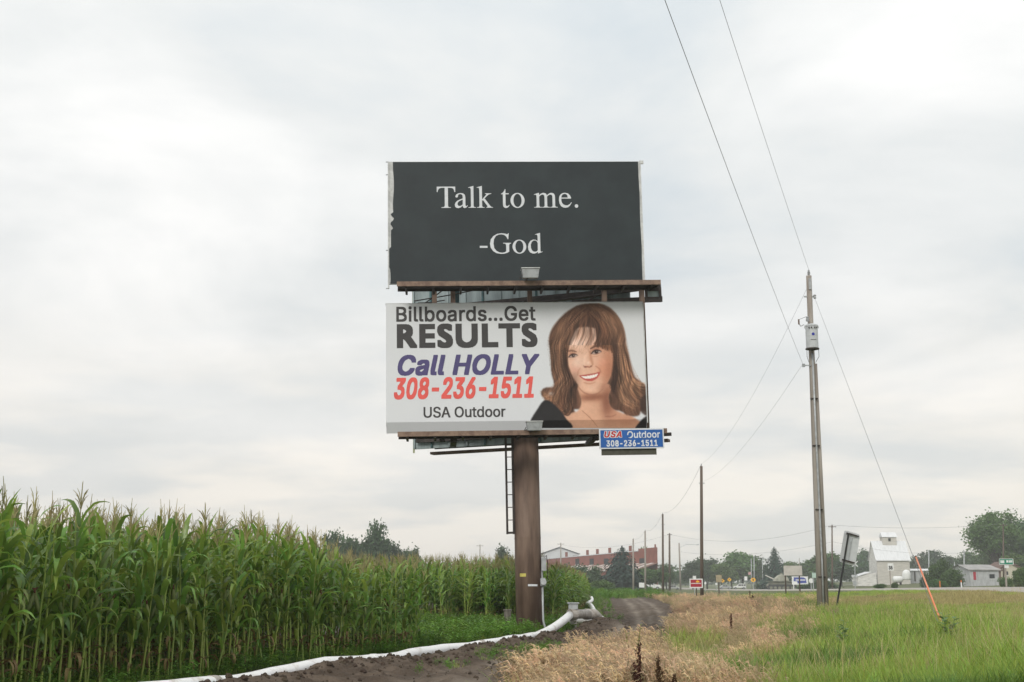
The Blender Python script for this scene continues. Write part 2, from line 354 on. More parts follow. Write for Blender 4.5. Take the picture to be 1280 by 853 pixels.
BACKP = mat('panel_back_sheet', (.30, .36, .37), .6, .15, 1.4, stretch=(3, 3, .4))
TEAL = mat('teal_back_rib', (.06, .13, .14), .6, .2, 3)
VINK = mat('black_vinyl', (.019, .026, .029), .45, .12, .9, col2=(.024, .033, .036), bump=.004, bscale=1.3, spec=.3)
WHITEV = (.675, .69, .71)
VINW = mat('white_vinyl', WHITEV, .5, .012, .8, bump=.002, bscale=1.5)
VINW.node_tree.nodes['Principled BSDF'].inputs['Specular IOR Level'].default_value = .3
INKW = mat('white_ink', (.64, .665, .69), .5, .04, 8)
TRIM = mat('pale_trim', (.60, .61, .60), .6, .12, 5)
UX0, UX1, UZ0, UZ1 = -3.90, 3.49, 9.90, 13.58
LX0, LX1, LZ0, LZ1 = -3.98, 3.42, 5.60, 9.31
YF = -.90
def part(q, name, m, parent, **k): return q.build(name, m, parent, **k)
# column, slightly tapering seams
o = MB().lathe([(.375, -.3), (.375, 5.1), (.37, 5.1), (.37, 6.6)], n=40).build('column', STEEL, BB, smooth=True)
MB().lathe([(.379, 2.60), (.379, 2.66)], n=40).build('weld_seam', STEEL, o)
MB().lathe([(.62, -.12), (.60, .05), (.40, .055)], n=28).build('concrete_footing', mat('concrete', (.24, .22, .20), .9, .2, 6), BB)
# stickers and small plate on the column
def curved(px0, px1, py0, py1, m, name):
    q = MB(); vs = []
    for px in np.linspace(px0, px1, 5):
        for py in (py0, py1):
            p = L(px, py, -.37); th_ = math.asin(max(-.98, min(.98, p.x / .378))); vs.append((.379 * sin(th_), -.379 * cos(th_), p.z))
    q.add(vs, [(2 * i + 1, 2 * i + 3, 2 * i + 2, 2 * i) for i in range(4)]); return q.build(name, m, BB)
curved(650, 657.5, 717, 721, mat('yellow_sticker', (.55, .48, .12), .6), 'sticker'); curved(660, 672, 730.5, 733, INKW, 'name_plate')
# face panels -------------------------------------------------
UP = MB().bb(UX0, UX1, YF, YF + .08, UZ0, UZ1).build('upper_face', TRIM, BB)
# black vinyl with a torn, wavy left edge leaving a pale strip
q = MB(); rows = 60; vs = []
for i in range(rows + 1):
    t = i / rows; z = UZ0 + .01 + (UZ1 - UZ0 - .02) * t
    py = 356 - 154 * t
    e0 = .135 if py < 268 else (.07 if py < 318 else .035)
    if py < 268: ee = .135 + .015 * sin(z * 5)
    elif py < 280: ee = .10 + .05 * sin(z * 24)
    elif py < 292: ee = .085 + .04 * sin(z * 30)
    elif py < 312: ee = .06
    else: ee = .035 + .012 * sin(z * 7)
    if py > 312 and py < 336: ee = .012
    vs += [(UX0 + ee, YF - .006, z), (UX1 - .03 - .012 * abs(sin(z * 2)), YF - .006, z)]
nx = 40; vv = []
for i in range(rows + 1):
    a, b = vs[2 * i], vs[2 * i + 1]
    for k in range(nx + 1):
        s = k / nx; x = a[0] + (b[0] - a[0]) * s; z = a[2]
        dz = z - UZ0; dxl = x - UX0
        wr = .020 * math.exp(-((dxl - dz * -.9 - 1.55) / .07) ** 2) * math.exp(-(dz / .45) ** 2) + .012 * math.exp(-((dxl + dz * .9 - 1.85) / .06) ** 2) * math.exp(-(dz / .4) ** 2)
        wr += .003 * sin(x * 3.1 + z) * sin(z * 2.3 - x)
        vv.append((x, YF - .010 - max(wr, -.003), z))
q.add(vv, [(i * (nx + 1) + k, i * (nx + 1) + k + 1, (i + 1) * (nx + 1) + k + 1, (i + 1) * (nx + 1) + k) for i in range(rows) for k in range(nx)])
q.build('black_vinyl', VINK, UP, smooth=True)
for sx, z0_, z1_ in ((UX0 - .03, UZ0 - .12, UZ1), (UX1 + .0, UZ0, UZ1 + .0)):
    MB().bb(sx, sx + .035, YF - .02, YF + .10, z0_, z1_).build('edge_trim', TRIM, UP)
q = MB(); q.box((UX1 + .06, YF, UZ1 - .03), (.12, .05, .10)); q.build('corner_bracket', TRIM, UP)
for z in (UZ1 - .01, UZ1 - .40, UZ0 + 1.0, UZ0 - .13):
    MB().box((UX0 - .05, YF - .01, z), (.07, .03, .025)).build('strap_hook', GALV, UP)
# serif lettering, drawn as outlines (1000 units to the em)
def circ(cx, cz, rx, rz, n=26, rot=0.):
    return [(cx + rx * cos(2 * pi * i / n + rot), cz + rz * sin(2 * pi * i / n + rot)) for i in range(n)]
def ring(o, i):
    n = len(o); return [[o[k], o[(k + 1) % n], i[(k + 1) % n], i[k]] for k in range(n)]
stem_l = [(19, 0), (257, 0), (257, 15), (205, 22), (182, 50), (182, 683), (176, 683), (19, 637), (19, 622), (60, 626), (88, 612), (98, 560), (98, 60), (80, 24), (19, 15)]
arch = [(182, 388), (230, 430), (290, 458), (340, 458), (395, 435), (425, 385), (431, 330), (431, 50), (450, 22), (510, 15), (510, 0), (272, 0), (272, 15), (325, 22), (347, 50), (347, 330), (338, 378), (310, 402), (270, 404), (220, 380), (182, 345)]
SERIF = {
 'T': (611, [[(17, 662), (17, 492), (41, 492), (58, 560), (95, 605), (150, 624), (263, 626), (263, 110), (258, 50), (225, 25), (160, 19), (160, 0), (452, 0), (452, 19), (390, 25), (368, 50), (365, 110), (365, 626), (470, 624), (525, 605), (553, 560), (569, 492), (593, 492), (593, 662)]]),
 'l': (278, [stem_l]),
 'k': (500, [[(x - 12, z) for x, z in stem_l], [(170, 222), (180, 222), (330, 372), (380, 412), (462, 435), (462, 450), (262, 450), (262, 435), (300, 425), (300, 405), (170, 262)], [(180, 262), (330, 60), (335, 25), (300, 15), (300, 0), (505, 0), (505, 15), (460, 25), (425, 55), (255, 285)]]),
 'o': (500, ring(circ(250, 225, 221, 235), circ(250, 225, 128, 205, rot=.0))),
 't': (278, [[(70, 418), (13, 418), (13, 432), (70, 470), (110, 520), (140, 579), (154, 579), (154, 450), (255, 450), (255, 418), (154, 418), (154, 118), (160, 70), (185, 48), (225, 55), (263, 90), (279, 78), (250, 30), (200, -6), (150, -10), (95, 15), (74, 60), (70, 110)]]),
 'm': (778, [[(16, 0), (265, 0), (265, 15), (205, 22), (182, 50), (182, 380), (178, 460), (165, 460), (20, 415), (20, 400), (60, 402), (90, 390), (98, 340), (98, 60), (80, 22), (16, 15)], arch, [(x + 249, z) for x, z in arch]]),
 'e': (444, [[(25, 277), (22, 225), (35, 130), (80, 45), (150, 0), (225, -10), (310, 8), (375, 70), (424, 157), (408, 164), (360, 105), (300, 70), (235, 66), (165, 92), (120, 140), (100, 200), (97, 277)], [(25, 277), (405, 277), (403, 309), (29, 309)], [(29, 309), (45, 360), (90, 420), (155, 453), (225, 460), (310, 440), (372, 380), (403, 309), (303, 309), (290, 375), (255, 415), (205, 427), (150, 410), (115, 370), (97, 309)]]),
 'a': (444, [[(287, 40), (287, 330), (280, 390), (240, 425), (190, 427), (150, 405), (143, 360), (130, 330), (95, 318), (62, 335), (60, 365), (85, 415), (150, 450), (220, 460), (300, 450), (355, 405), (371, 330), (371, 90), (378, 58), (400, 52), (442, 82), (442, 60), (400, 10), (350, -10), (310, 0)], [(287, 292), (200, 260), (110, 214), (60, 160), (37, 100), (50, 35), (100, -5), (160, -10), (225, 15), (287, 68), (287, 108), (240, 70), (195, 55), (150, 65), (122, 105), (130, 160), (180, 208), (287, 258)]]),
 'G': (722, [[(637, 676), (622, 676), (608, 652), (580, 645), (500, 668), (400, 676), (260, 655), (140, 580), (60, 470), (32, 330), (55, 190), (130, 80), (240, 10), (370, -14), (480, -10), (580, 20), (645, 60), (645, 270), (660, 318), (709, 335), (709, 354), (454, 354), (454, 335), (520, 325), (545, 290), (548, 240), (548, 70), (500, 40), (430, 24), (340, 34), (240, 84), (170, 180), (145, 330), (165, 480), (230, 586), (320, 632), (400, 640), (490, 620), (560, 560), (600, 475), (622, 475)]]),
 'd': (500, [[(340, -8), (345, -10), (491, 42), (491, 58), (455, 48), (430, 57), (423, 90), (423, 683), (415, 683), (260, 635), (260, 620), (300, 627), (330, 612), (340, 570)], [(340, 55), (300, 15), (240, -10), (170, -10), (90, 30), (40, 110), (27, 205), (45, 320), (110, 420), (200, 460), (270, 450), (340, 412), (340, 340), (318, 395), (270, 428), (210, 428), (150, 380), (118, 290), (120, 190), (150, 100), (200, 58), (260, 50), (310, 68), (340, 104)]]),
 '-': (333, [[(39, 190), (285, 190), (285, 257), (39, 257)]]), '.': (250, [circ(125, 44, 56, 56, 16)])}
def fit(polys, box, y, name, m, parent, shear=0.):
    """scale flat outlines into the box (px left, right, top, bottom) on plane y"""
    xs = [p[0] for g in polys for p in g]; zs = [p[1] for g in polys for p in g]
    a = L(box[0], box[3], y); b = L(box[1], box[2], y); c = L(box[0], box[2], y); dd = L(box[1], box[3], y)
    x0, x1 = (a.x + c.x) / 2, (b.x + dd.x) / 2; z0, z1 = (a.z + dd.z) / 2, (b.z + c.z) / 2
    mx0, mz0 = min(xs), min(zs); kx, kz = (x1 - x0) / (max(xs) - mx0), (z1 - z0) / (max(zs) - mz0)
    X_ = lambda v: x0 + (v - mx0) * kx; Z_ = lambda v: z0 + (v - mz0) * kz
    q = MB()
    for i, g in enumerate(polys): q.poly([(X_(p[0]), y - (.0006 * (i % 3) if len(polys) < 200 else 0), Z_(p[1])) for p in g])
    return q.build(name, m, parent)
def serif(s):
    x = 0; ps = []
    for i, ch in enumerate(s):
        if ch == ' ': x += 250; continue
        w_, gl = SERIF[ch]; ps += [[(px_ + x, pz) for px_, pz in g] for g in gl]; x += w_
        if ch == 'T': x -= 75
    return ps
fit(serif('Talk to me.'), (546, 722.5, 232.5, 260.3), YF - .0175, 'lettering', INKW, UP)
fit(serif('-God'), (599.7, 678, 291.5, 317.5), YF - .0175, 'lettering', INKW, UP)
# sans lettering from a text curve turned into a flat mesh
FONT = None
try: FONT = bpy.data.fonts.load(bpy.utils.system_resource('DATAFILES') + '/fonts/Inter.woff2')
except Exception: FONT = None
def sans(s, bold=0., shear=0., space=1., plain=False):
    cu = bpy.data.curves.new('t', 'FONT'); cu.body = s; cu.size = 1; cu.shear = min(shear, .9); cu.space_character = space; cu.resolution_u = 4
    if FONT and not plain: cu.font = FONT
    o = bpy.data.objects.new('t', cu); COL.objects.link(o); dg = bpy.context.evaluated_depsgraph_get(); me = bpy.data.meshes.new_from_object(o.evaluated_get(dg))
    ps = [[(me.vertices[i].co.x, me.vertices[i].co.y) for i in f.vertices] for f in me.polygons]
    bpy.data.objects.remove(o); bpy.data.curves.remove(cu); bpy.data.meshes.remove(me)
    # union of the glyphs on a fine raster, thickened squarely, then emitted as runs: one flat layer of ink
    P_ = [np.array(g) for g in ps]; al = np.vstack(P_); st = .008; mg = bold + .02; x0, z0 = al.min(0) - mg; x1, z1 = al.max(0) + mg
    gx = np.arange(x0, x1, st) + st / 2; gz = np.arange(z0, z1, st) + st / 2; M = np.zeros((len(gz), len(gx)), bool)
    for g in P_:
        a0, a1 = np.searchsorted(gx, [g[:, 0].min(), g[:, 0].max()]); c0, c1 = np.searchsorted(gz, [g[:, 1].min(), g[:, 1].max()])
        if a1 <= a0 or c1 <= c0: continue
        XX_, ZZ_ = np.meshgrid(gx[a0:a1], gz[c0:c1]); ins = np.zeros(XX_.shape, bool); n_ = len(g)
        for k in range(n_):
            (xa, za), (xb, zb) = g[k], g[k - 1]
            if za != zb: ins ^= ((za > ZZ_) != (zb > ZZ_)) & (XX_ < (xb - xa) * (ZZ_ - za) / (zb - za) + xa)
        M[c0:c1, a0:a1] |= ins
    for ax_, kk in ((1, int(round(bold / st))), (0, int(round(bold * .75 / st)))):
        M0 = M.copy()
        for q_ in range(1, kk + 1): M |= np.roll(M0, q_, ax_) | np.roll(M0, -q_, ax_)
    ps = []
    for r_i in range(len(gz)):
        row = np.diff(np.r_[0, M[r_i].astype(int), 0]); s0, s1 = np.where(row == 1)[0], np.where(row == -1)[0]; zc_ = gz[r_i] - st / 2
        for a_i, b_i in zip(s0, s1): ps.append([(x0 + a_i * st, zc_), (x0 + b_i * st, zc_), (x0 + b_i * st, zc_ + st), (x0 + a_i * st, zc_ + st)])
    return ps
# lower face: white vinyl whose bottom 26 cm is bent back to shade darker
BEND = LZ0 + .30
def yl(z): return YF - .012 + (max(0, BEND - z) * .42)
LO = MB().bb(LX0 + .02, LX1 - .02, YF + .12, YF + .20, LZ0 + .02, LZ1 - .02).build('lower_face', TRIM, BB)
q = MB(); zs_ = [LZ0, LZ0 + .1, LZ0 + .2, BEND - .004, BEND + .004] + list(np.linspace(BEND + .3, LZ1, 9)); xs_ = np.linspace(LX0, LX1, 25)
vv = [(x + (.0 if z > BEND else .28 * (BEND - z) / .3 * max(0, 1 - (x - LX0) / .3) * 0), yl(z) - .0015 * sin(x * 1.7 + z), z) for z in zs_ for x in xs_]
q.add(vv, [(i * 25 + k, i * 25 + k + 1, (i + 1) * 25 + k + 1, (i + 1) * 25 + k) for i in range(len(zs_) - 1) for k in range(24)])
q.build('white_vinyl', VINW, LO)
MB().bb(LX0 - .004, LX0 + .0, YF - .0, YF + .2, LZ0 + .2, LZ1).build('edge_trim', TRIM, LO); MB().bb(LX1 + .001, LX1 + .03, YF - .005, YF + .2, LZ0 + .2, LZ1).build('edge_trim', TRIM, LO)
MB().bb(LX0 - .02, LX1 + .02, YF + .01, YF + .2, LZ1 + .002, LZ1 + .03).build('edge_trim', TRIM, LO)
YT = YF - .0165
INKD = mat('charcoal_ink', sr(60, 58, 58), .5, .05, 6); INKP = mat('purple_ink', sr(78, 70, 118), .5, .05, 6); INKR = mat('red_ink', sr(228, 92, 84), .5, .05, 6)
fit(sans('Billboards...Get', .020, 0, 1.03), (495.3, 669.4, 382.5, 402), YT, 'lettering', INKD, LO)
fit(sans('RESULTS', .050, 0, 1.16, True), (496, 671.8, 404.4, 435), YT, 'lettering', INKD, LO)
fit(sans('Call HOLLY', .030, .22, 1.05), (497, 674.4, 443, 469.2), YT, 'lettering', INKP, LO)
fit(sans('308-236-1511', .031, .22, 1.03), (492.3, 667, 471.2, 498.8), YT, 'lettering', INKR, LO)
fit(sans('USA Outdoor', .013, 0, 1.0), (529.4, 632, 508.2, 522), YT, 'lettering', INKD, LO)
# printed portrait: a smiling woman with long brown hair, painted point by point on a fine flat mesh
ST = 3.0; U0, U1, V0, V1 = 14, 727, 44, 803
gu = np.arange(U0, U1 + .1, ST); gv = np.arange(V0, V1 + .1, ST); GU, GV = np.meshgrid(gu, gv); IM = np.ones(GU.shape + (3,)) * 0
def tolin(c): c = np.asarray(c, float); return np.where(c <= .04045, c / 12.92, ((c + .055) / 1.055) ** 2.4)
BGs = np.array([(1.055 * c ** (1 / 2.4) - .055) for c in WHITEV]); IM[:] = BGs
prg = random.Random(11)
def smooth(pts, n=8, closed=True):
    p = np.array(pts, float); m = len(p); o = []
    rg_ = range(m) if closed else range(m - 1)
    for i in rg_:
        g = (lambda k: p[k % m]) if closed else (lambda k: p[min(max(k, 0), m - 1)])
        a, b, c, d = g(i - 1), g(i), g(i + 1), g(i + 2)
        for t in np.linspace(0, 1, n, endpoint=False): o.append(.5 * (2 * b + (c - a) * t + (2 * a - 5 * b + 4 * c - d) * t * t + (3 * b - a - 3 * c + d) * t ** 3))
    if not closed: o.append(p[-1])
    return np.array(o)
def blur(m, s):
    s = s / ST
    if s < .3: return m
    k = np.exp(-.5 * (np.arange(-int(3 * s) - 1, int(3 * s) + 2) / s) ** 2); k /= k.sum(); r = len(k) // 2
    m = np.pad(m, ((r, r), (r, r)), 'edge'); m = np.apply_along_axis(lambda v: np.convolve(v, k, 'valid'), 0, m); return np.apply_along_axis(lambda v: np.convolve(v, k, 'valid'), 1, m)
def pmask(pts, soft=3., curve=True):
    p = smooth(pts, 6) if curve else np.array(pts, float); ins = np.zeros(GU.shape, bool); n = len(p); j = n - 1
    for i in range(n):
        (x1, y1), (x2, y2) = p[i], p[j]
        if y1 != y2:
            c = ((y1 > GV) != (y2 > GV)) & (GU < (x2 - x1) * (GV - y1) / (y2 - y1) + x1); ins ^= c
        j = i
    return blur(ins.astype(float), soft)
def lay(col, m): 
    global IM
    m = np.clip(m, 0, 1)[..., None]; IM = IM * (1 - m) + (np.array(col) / 255.) * m
def fill(pts, col, soft=3., a=1., curve=True, clip=None):
    m = pmask(pts, soft, curve) * a
    if clip is not None: m = m * clip
    lay(col, m)
def blob(u, v, ru, rv, col, a=1., rot=0., clip=None, p=1.):
    c, s = cos(rot), sin(rot); du, dv = GU - u, GV - v; e_ = ((du * c + dv * s) / ru) ** 2 + ((-du * s + dv * c) / rv) ** 2
    m = np.exp(-(e_ ** p)) * a
    if clip is not None: m = m * clip
    lay(col, m)
def stroke(pts, wd, col, a=1., clip=None, taper=True):
    c = smooth(pts, 14, False); n = len(c); M = np.zeros(GU.shape)
    u0, u1 = c[:, 0].min() - 3 * wd - 3, c[:, 0].max() + 3 * wd + 3; v0, v1 = c[:, 1].min() - 3 * wd - 3, c[:, 1].max() + 3 * wd + 3
    i0, i1 = max(0, int((v0 - V0) / ST)), min(len(gv), int((v1 - V0) / ST) + 1); j0, j1 = max(0, int((u0 - U0) / ST)), min(len(gu), int((u1 - U0) / ST) + 1)
    if i1 <= i0 or j1 <= j0: return
    su, sv = GU[i0:i1, j0:j1], GV[i0:i1, j0:j1]; mm = np.zeros(su.shape)
    for k in range(n):
        t = k / (n - 1); ww = max(1.2, wd * ((sin(pi * min(1, t * .9 + .1)) ** .5) if taper else 1)); mm = np.maximum(mm, np.exp(-((su - c[k, 0]) ** 2 + (sv - c[k, 1]) ** 2) / (ww * ww)))
    M = mm * a
    if clip is not None: M = M * clip[i0:i1, j0:j1]
    IM[i0:i1, j0:j1] = IM[i0:i1, j0:j1] * (1 - M[..., None]) + (np.array(col) / 255.) * M[..., None]
hair_pts = [(300, 62), (360, 48), (430, 47), (490, 68), (535, 108), (570, 165), (590, 230), (596, 290), (612, 350), (628, 420), (650, 490), (690, 525), (722, 560), (735, 640), (722, 700), (690, 700), (672, 730), (600, 735), (550, 700), (300, 690), (285, 712), (245, 745), (200, 722), (160, 692), (118, 660), (100, 625), (84, 605), (82, 580), (110, 560), (150, 556), (158, 530), (144, 470), (141, 400), (134, 320), (128, 270), (140, 220), (172, 168), (228, 108)]
HM = pmask(hair_pts, 4)
lay((106, 72, 54), HM)
blob(330, 130, 200, 110, (86, 58, 44), .8, clip=HM); blob(180, 300, 60, 160, (98, 66, 48), .7, clip=HM)
# chest and neck
chest = [(312, 540), (495, 540), (490, 620), (508, 680), (575, 715), (650, 745), (680, 800), (250, 810), (215, 740), (250, 715), (305, 700), (326, 640)]
CM = pmask(chest, 4); lay((214, 166, 138), CM)
blob(500, 640, 50, 120, (164, 106, 80), .8, clip=CM); blob(340, 640, 40, 90, (232, 182, 152), .6, clip=CM); blob(400, 615, 110, 26, (176, 116, 88), .75, clip=CM); blob(600, 760, 90, 40, (178, 120, 92), .6, clip=CM); blob(380, 760, 110, 50, (228, 176, 144), .5, clip=CM)
stroke([(330, 700), (380, 745), (425, 795)], 3, (150, 96, 74), .7); stroke([(470, 735), (510, 735), (540, 720)], 5, (150, 96, 74), .5)
# face
face = [(262, 215), (340, 190), (430, 205), (490, 260), (518, 330), (524, 400), (512, 462), (490, 520), (458, 565), (424, 592), (385, 602), (345, 588), (308, 548), (276, 496), (250, 446), (236, 400), (230, 345), (238, 270)]
FM = pmask(face, 4); lay((224, 178, 152), FM)
blob(490, 430, 45, 150, (184, 122, 92), .85, clip=FM); blob(290, 440, 45, 55, (236, 184, 156), .7, clip=FM); blob(455, 440, 38, 48, (218, 150, 120), .7, clip=FM); blob(375, 575, 55, 22, (232, 182, 152), .7, clip=FM); blob(310, 270, 60, 60, (232, 184, 156), .7, clip=FM)
blob(262, 345, 34, 22, (190, 134, 106), .55, clip=FM); blob(420, 322, 48, 22, (186, 128, 100), .6, clip=FM); blob(330, 600, 60, 14, (190, 132, 104), .5, clip=FM)
# nose
stroke([(358, 330), (352, 380), (345, 415)], 9, (238, 192, 166), .55); stroke([(378, 340), (386, 390), (396, 420)], 10, (180, 120, 92), .6)
blob(366, 412, 18, 16, (236, 186, 160), .6); stroke([(338, 424), (346, 434), (362, 432), (378, 434), (394, 420)], 5, (150, 90, 70), .8); blob(348, 432, 7, 4, (104, 54, 44), .85); blob(384, 429, 6, 3.5, (112, 60, 48), .7)
# eyes
for (eu, ev, s, rt) in ((276, 366, 1., -.10), (417, 343, 1.12, -.12)):
    c, s_ = cos(rt), sin(rt); R2 = lambda x, y: (eu + (x * c - y * s_) * s, ev + (x * s_ + y * c) * s)
    fill([R2(-27, 4), R2(-12, -8), R2(6, -10), R2(26, 1), R2(8, 8), R2(-10, 9)], (184, 160, 150), 1.5)
    blob(*R2(0, -1), 11 * s, 10.5 * s, (46, 32, 29), 1., p=3); blob(*R2(3, -4), 2.5, 2.5, (240, 236, 232), .8)
    stroke([R2(-29, 5), R2(-13, -8), R2(6, -11), R2(29, 0)], 5.2, (46, 30, 26), 1.); stroke([R2(-26, 7), R2(-8, 11), R2(10, 9), R2(25, 3)], 2.6, (120, 76, 62), .6)
    stroke([R2(-26, -12), R2(-4, -18), R2(22, -13)], 3.4, (168, 112, 88), .6); stroke([R2(-22, 20), R2(0, 23), R2(20, 18)], 4, (196, 140, 114), .5)
stroke([(382, 322), (415, 306), (452, 306), (472, 318)], 6.5, (84, 54, 40), .95); stroke([(246, 338), (268, 334), (298, 342)], 6, (96, 62, 46), .8)
# smile
fill([(314, 488), (345, 484), (378, 480), (412, 474), (438, 464), (432, 488), (410, 510), (378, 521), (348, 514), (328, 502)], (186, 84, 76), 2)
fill([(326, 490), (352, 489), (380, 485), (408, 479), (427, 474), (415, 492), (385, 503), (352, 504), (336, 499)], (242, 234, 226), 1.5)
for t in (345, 360, 376, 392, 407): stroke([(t, 488 - (t - 345) * .1), (t + 1, 501 - (t - 345) * .14)], 1.3, (206, 192, 184), .5)
stroke([(314, 487), (345, 483), (378, 478), (412, 472), (439, 463)], 3, (160, 66, 60), .8); stroke([(340, 528), (378, 536), (412, 524)], 5, (190, 128, 102), .6)
stroke([(318, 440), (305, 462), (304, 486)], 5, (190, 128, 102), .6); stroke([(412, 428), (436, 446), (444, 470)], 5, (176, 112, 86), .6)
# hair in strands: guide curves blended pairwise, drawn dark to light
def strands(ga, gb, n, cols, wd=(2.5, 6), a=(.35, .8), jit=9, clip=None):
    ga, gb = np.array(ga, float), np.array(gb, float)
    for i in range(n):
        t = prg.random(); c = ga * (1 - t) + gb * t + np.array([[prg.gauss(0, jit), prg.gauss(0, jit * .6)] for _ in ga]) * np.linspace(.4, 1, len(ga))[:, None]
        stroke(c, prg.uniform(*wd), cols[prg.randrange(len(cols))], prg.uniform(*a), clip)
dk = [(54, 34, 27), (78, 52, 38), (90, 60, 44)]; md = [(126, 84, 60), (146, 98, 70), (112, 76, 56)]; lt = [(184, 134, 98), (206, 160, 124), (164, 116, 84)]
HA = np.clip(pmask(hair_pts, 5) + .15 * 0, 0, 1)
# left fall
strands([(300, 70), (190, 160), (140, 290), (150, 430), (170, 540), (110, 600)], [(330, 110), (240, 230), (215, 330), (225, 450), (280, 580), (270, 700)], 90, dk + md, clip=HA)
strands([(280, 80), (175, 180), (135, 300), (150, 430), (175, 550), (130, 640)], [(300, 130), (215, 240), (190, 330), (200, 460), (250, 590), (220, 720)], 46, md + lt, (1.8, 4), (.3, .65), clip=HA)
# right fall
strands([(400, 60), (520, 120), (575, 240), (590, 380), (640, 510), (715, 570)], [(380, 120), (480, 220), (520, 340), (520, 480), (530, 600), (600, 720)], 100, dk + md, clip=HA)
strands([(430, 60), (540, 140), (580, 260), (600, 400), (650, 520), (718, 600)], [(430, 110), (520, 220), (555, 340), (560, 480), (580, 600), (650, 690)], 60, md + lt, (1.8, 4.5), (.3, .7), clip=HA)
strands([(560, 420), (580, 500), (620, 580), (690, 620)], [(530, 480), (545, 580), (580, 660), (660, 700)], 34, lt + md, (2, 4.5), (.35, .7), clip=HA)
# crown
strands([(340, 60), (260, 100), (190, 180), (150, 280)], [(360, 90), (330, 130), (290, 180), (250, 250)], 46, dk + md, (3, 7), (.3, .6), clip=HA)
strands([(380, 55), (460, 90), (530, 170), (570, 280)], [(370, 90), (400, 140), (440, 200), (480, 290)], 46, dk + md, (3, 7), (.3, .6), clip=HA)
strands([(470, 90), (530, 170), (560, 250)], [(440, 100), (480, 170), (520, 270)], 16, lt, (2, 4), (.3, .6), clip=HA); strands([(230, 130), (180, 220), (160, 320)], [(270, 120), (220, 220), (200, 320)], 12, lt, (2, 4), (.2, .45), clip=HA)
# fringe across the forehead
strands([(350, 110), (270, 190), (232, 280), (228, 345)], [(360, 120), (300, 190), (262, 260), (244, 330)], 40, dk + md, (3, 6), (.5, .9), 6)
strands([(360, 120), (310, 190), (290, 260), (262, 326)], [(370, 120), (350, 190), (330, 270), (290, 322)], 9, md, (2, 4), (.4, .75), 6)
strands([(370, 120), (370, 190), (368, 260), (330, 316)], [(375, 110), (390, 190), (392, 250), (370, 310)], 6, md + dk, (2, 4), (.4, .7), 5)
strands([(370, 110), (410, 170), (420, 250), (400, 300)], [(380, 100), (470, 180), (505, 270), (525, 350)], 90, dk + md, (3, 7), (.5, .9), 7)
strands([(240, 330), (236, 400), (250, 460), (285, 540)], [(222, 320), (215, 400), (225, 470), (270, 560)], 40, dk, (3, 6), (.6, .9), 5)
strands([(515, 300), (528, 400), (525, 480), (508, 560)], [(540, 300), (550, 400), (545, 490), (520, 600)], 50, dk, (3, 7), (.6, .9), 6)
# flicked ends at the left
strands([(170, 540), (140, 600), (100, 585), (96, 565)], [(200, 560), (170, 640), (110, 625), (86, 590)], 30, md + lt, (2, 5), (.5, .85), 5); blob(140, 596, 16, 11, (196, 184, 174), .75)
strands([(190, 580), (200, 640), (170, 670), (130, 660)], [(250, 620), (270, 690), (240, 730), (200, 715)], 30, md + dk, (2, 5), (.5, .85), 6)
strands([(640, 500), (680, 528), (716, 530)], [(620, 520), (670, 560), (722, 570)], 14, lt, (2, 3.5), (.4, .7), 6)
# fine hair: thousands of thin threads, some straying over the outline
strands([(300, 66), (185, 165), (138, 290), (146, 430), (168, 545), (108, 610)], [(345, 110), (250, 230), (220, 330), (228, 450), (284, 580), (262, 715)], 190, dk + lt + md, (1.2, 2.0), (.25, .6), 8, clip=HA)
strands([(400, 56), (525, 120), (580, 240), (598, 380), (650, 510), (722, 575)], [(380, 110), (480, 220), (520, 340), (522, 480), (532, 600), (610, 730)], 210, dk + lt + md, (1.2, 2.0), (.25, .6), 8, clip=HA)
strands([(350, 100), (280, 180), (236, 270), (226, 345)], [(372, 105), (450, 180), (500, 270), (522, 350)], 34, dk + md + lt[:1], (1.2, 2.2), (.3, .65), 9)
strands([(300, 58), (215, 112), (150, 190), (124, 290), (134, 420)], [(300, 64), (225, 118), (160, 195), (134, 290), (142, 420)], 16, md + dk, (1.2, 2.0), (.25, .5), 5)
strands([(430, 44), (520, 92), (580, 180), (602, 290), (632, 420), (690, 520)], [(430, 50), (510, 95), (570, 180), (592, 290), (620, 420), (680, 530)], 20, md + lt, (1.2, 2.0), (.25, .5), 5)
strands([(600, 480), (660, 530), (728, 560)], [(590, 560), (650, 640), (728, 690)], 40, lt + md, (1.4, 2.6), (.3, .65), 9); strands([(150, 530), (96, 560), (76, 600)], [(190, 600), (150, 680), (106, 640)], 24, lt + md, (1.2, 2.2), (.3, .6), 7)
blob(205, 205, 46, 60, (168, 122, 92), .28, .5, HA); blob(540, 190, 34, 80, (178, 130, 98), .30, -.3, HA); blob(350, 80, 90, 26, (130, 92, 70), .25, 0, HA); blob(610, 600, 60, 60, (176, 130, 98), .25, 0, HA)
blob(262, 560, 34, 110, (52, 34, 28), .45, .25, HA); blob(532, 560, 22, 120, (50, 32, 27), .5, 0, HA); blob(540, 330, 20, 110, (58, 38, 30), .4, 0, HA)
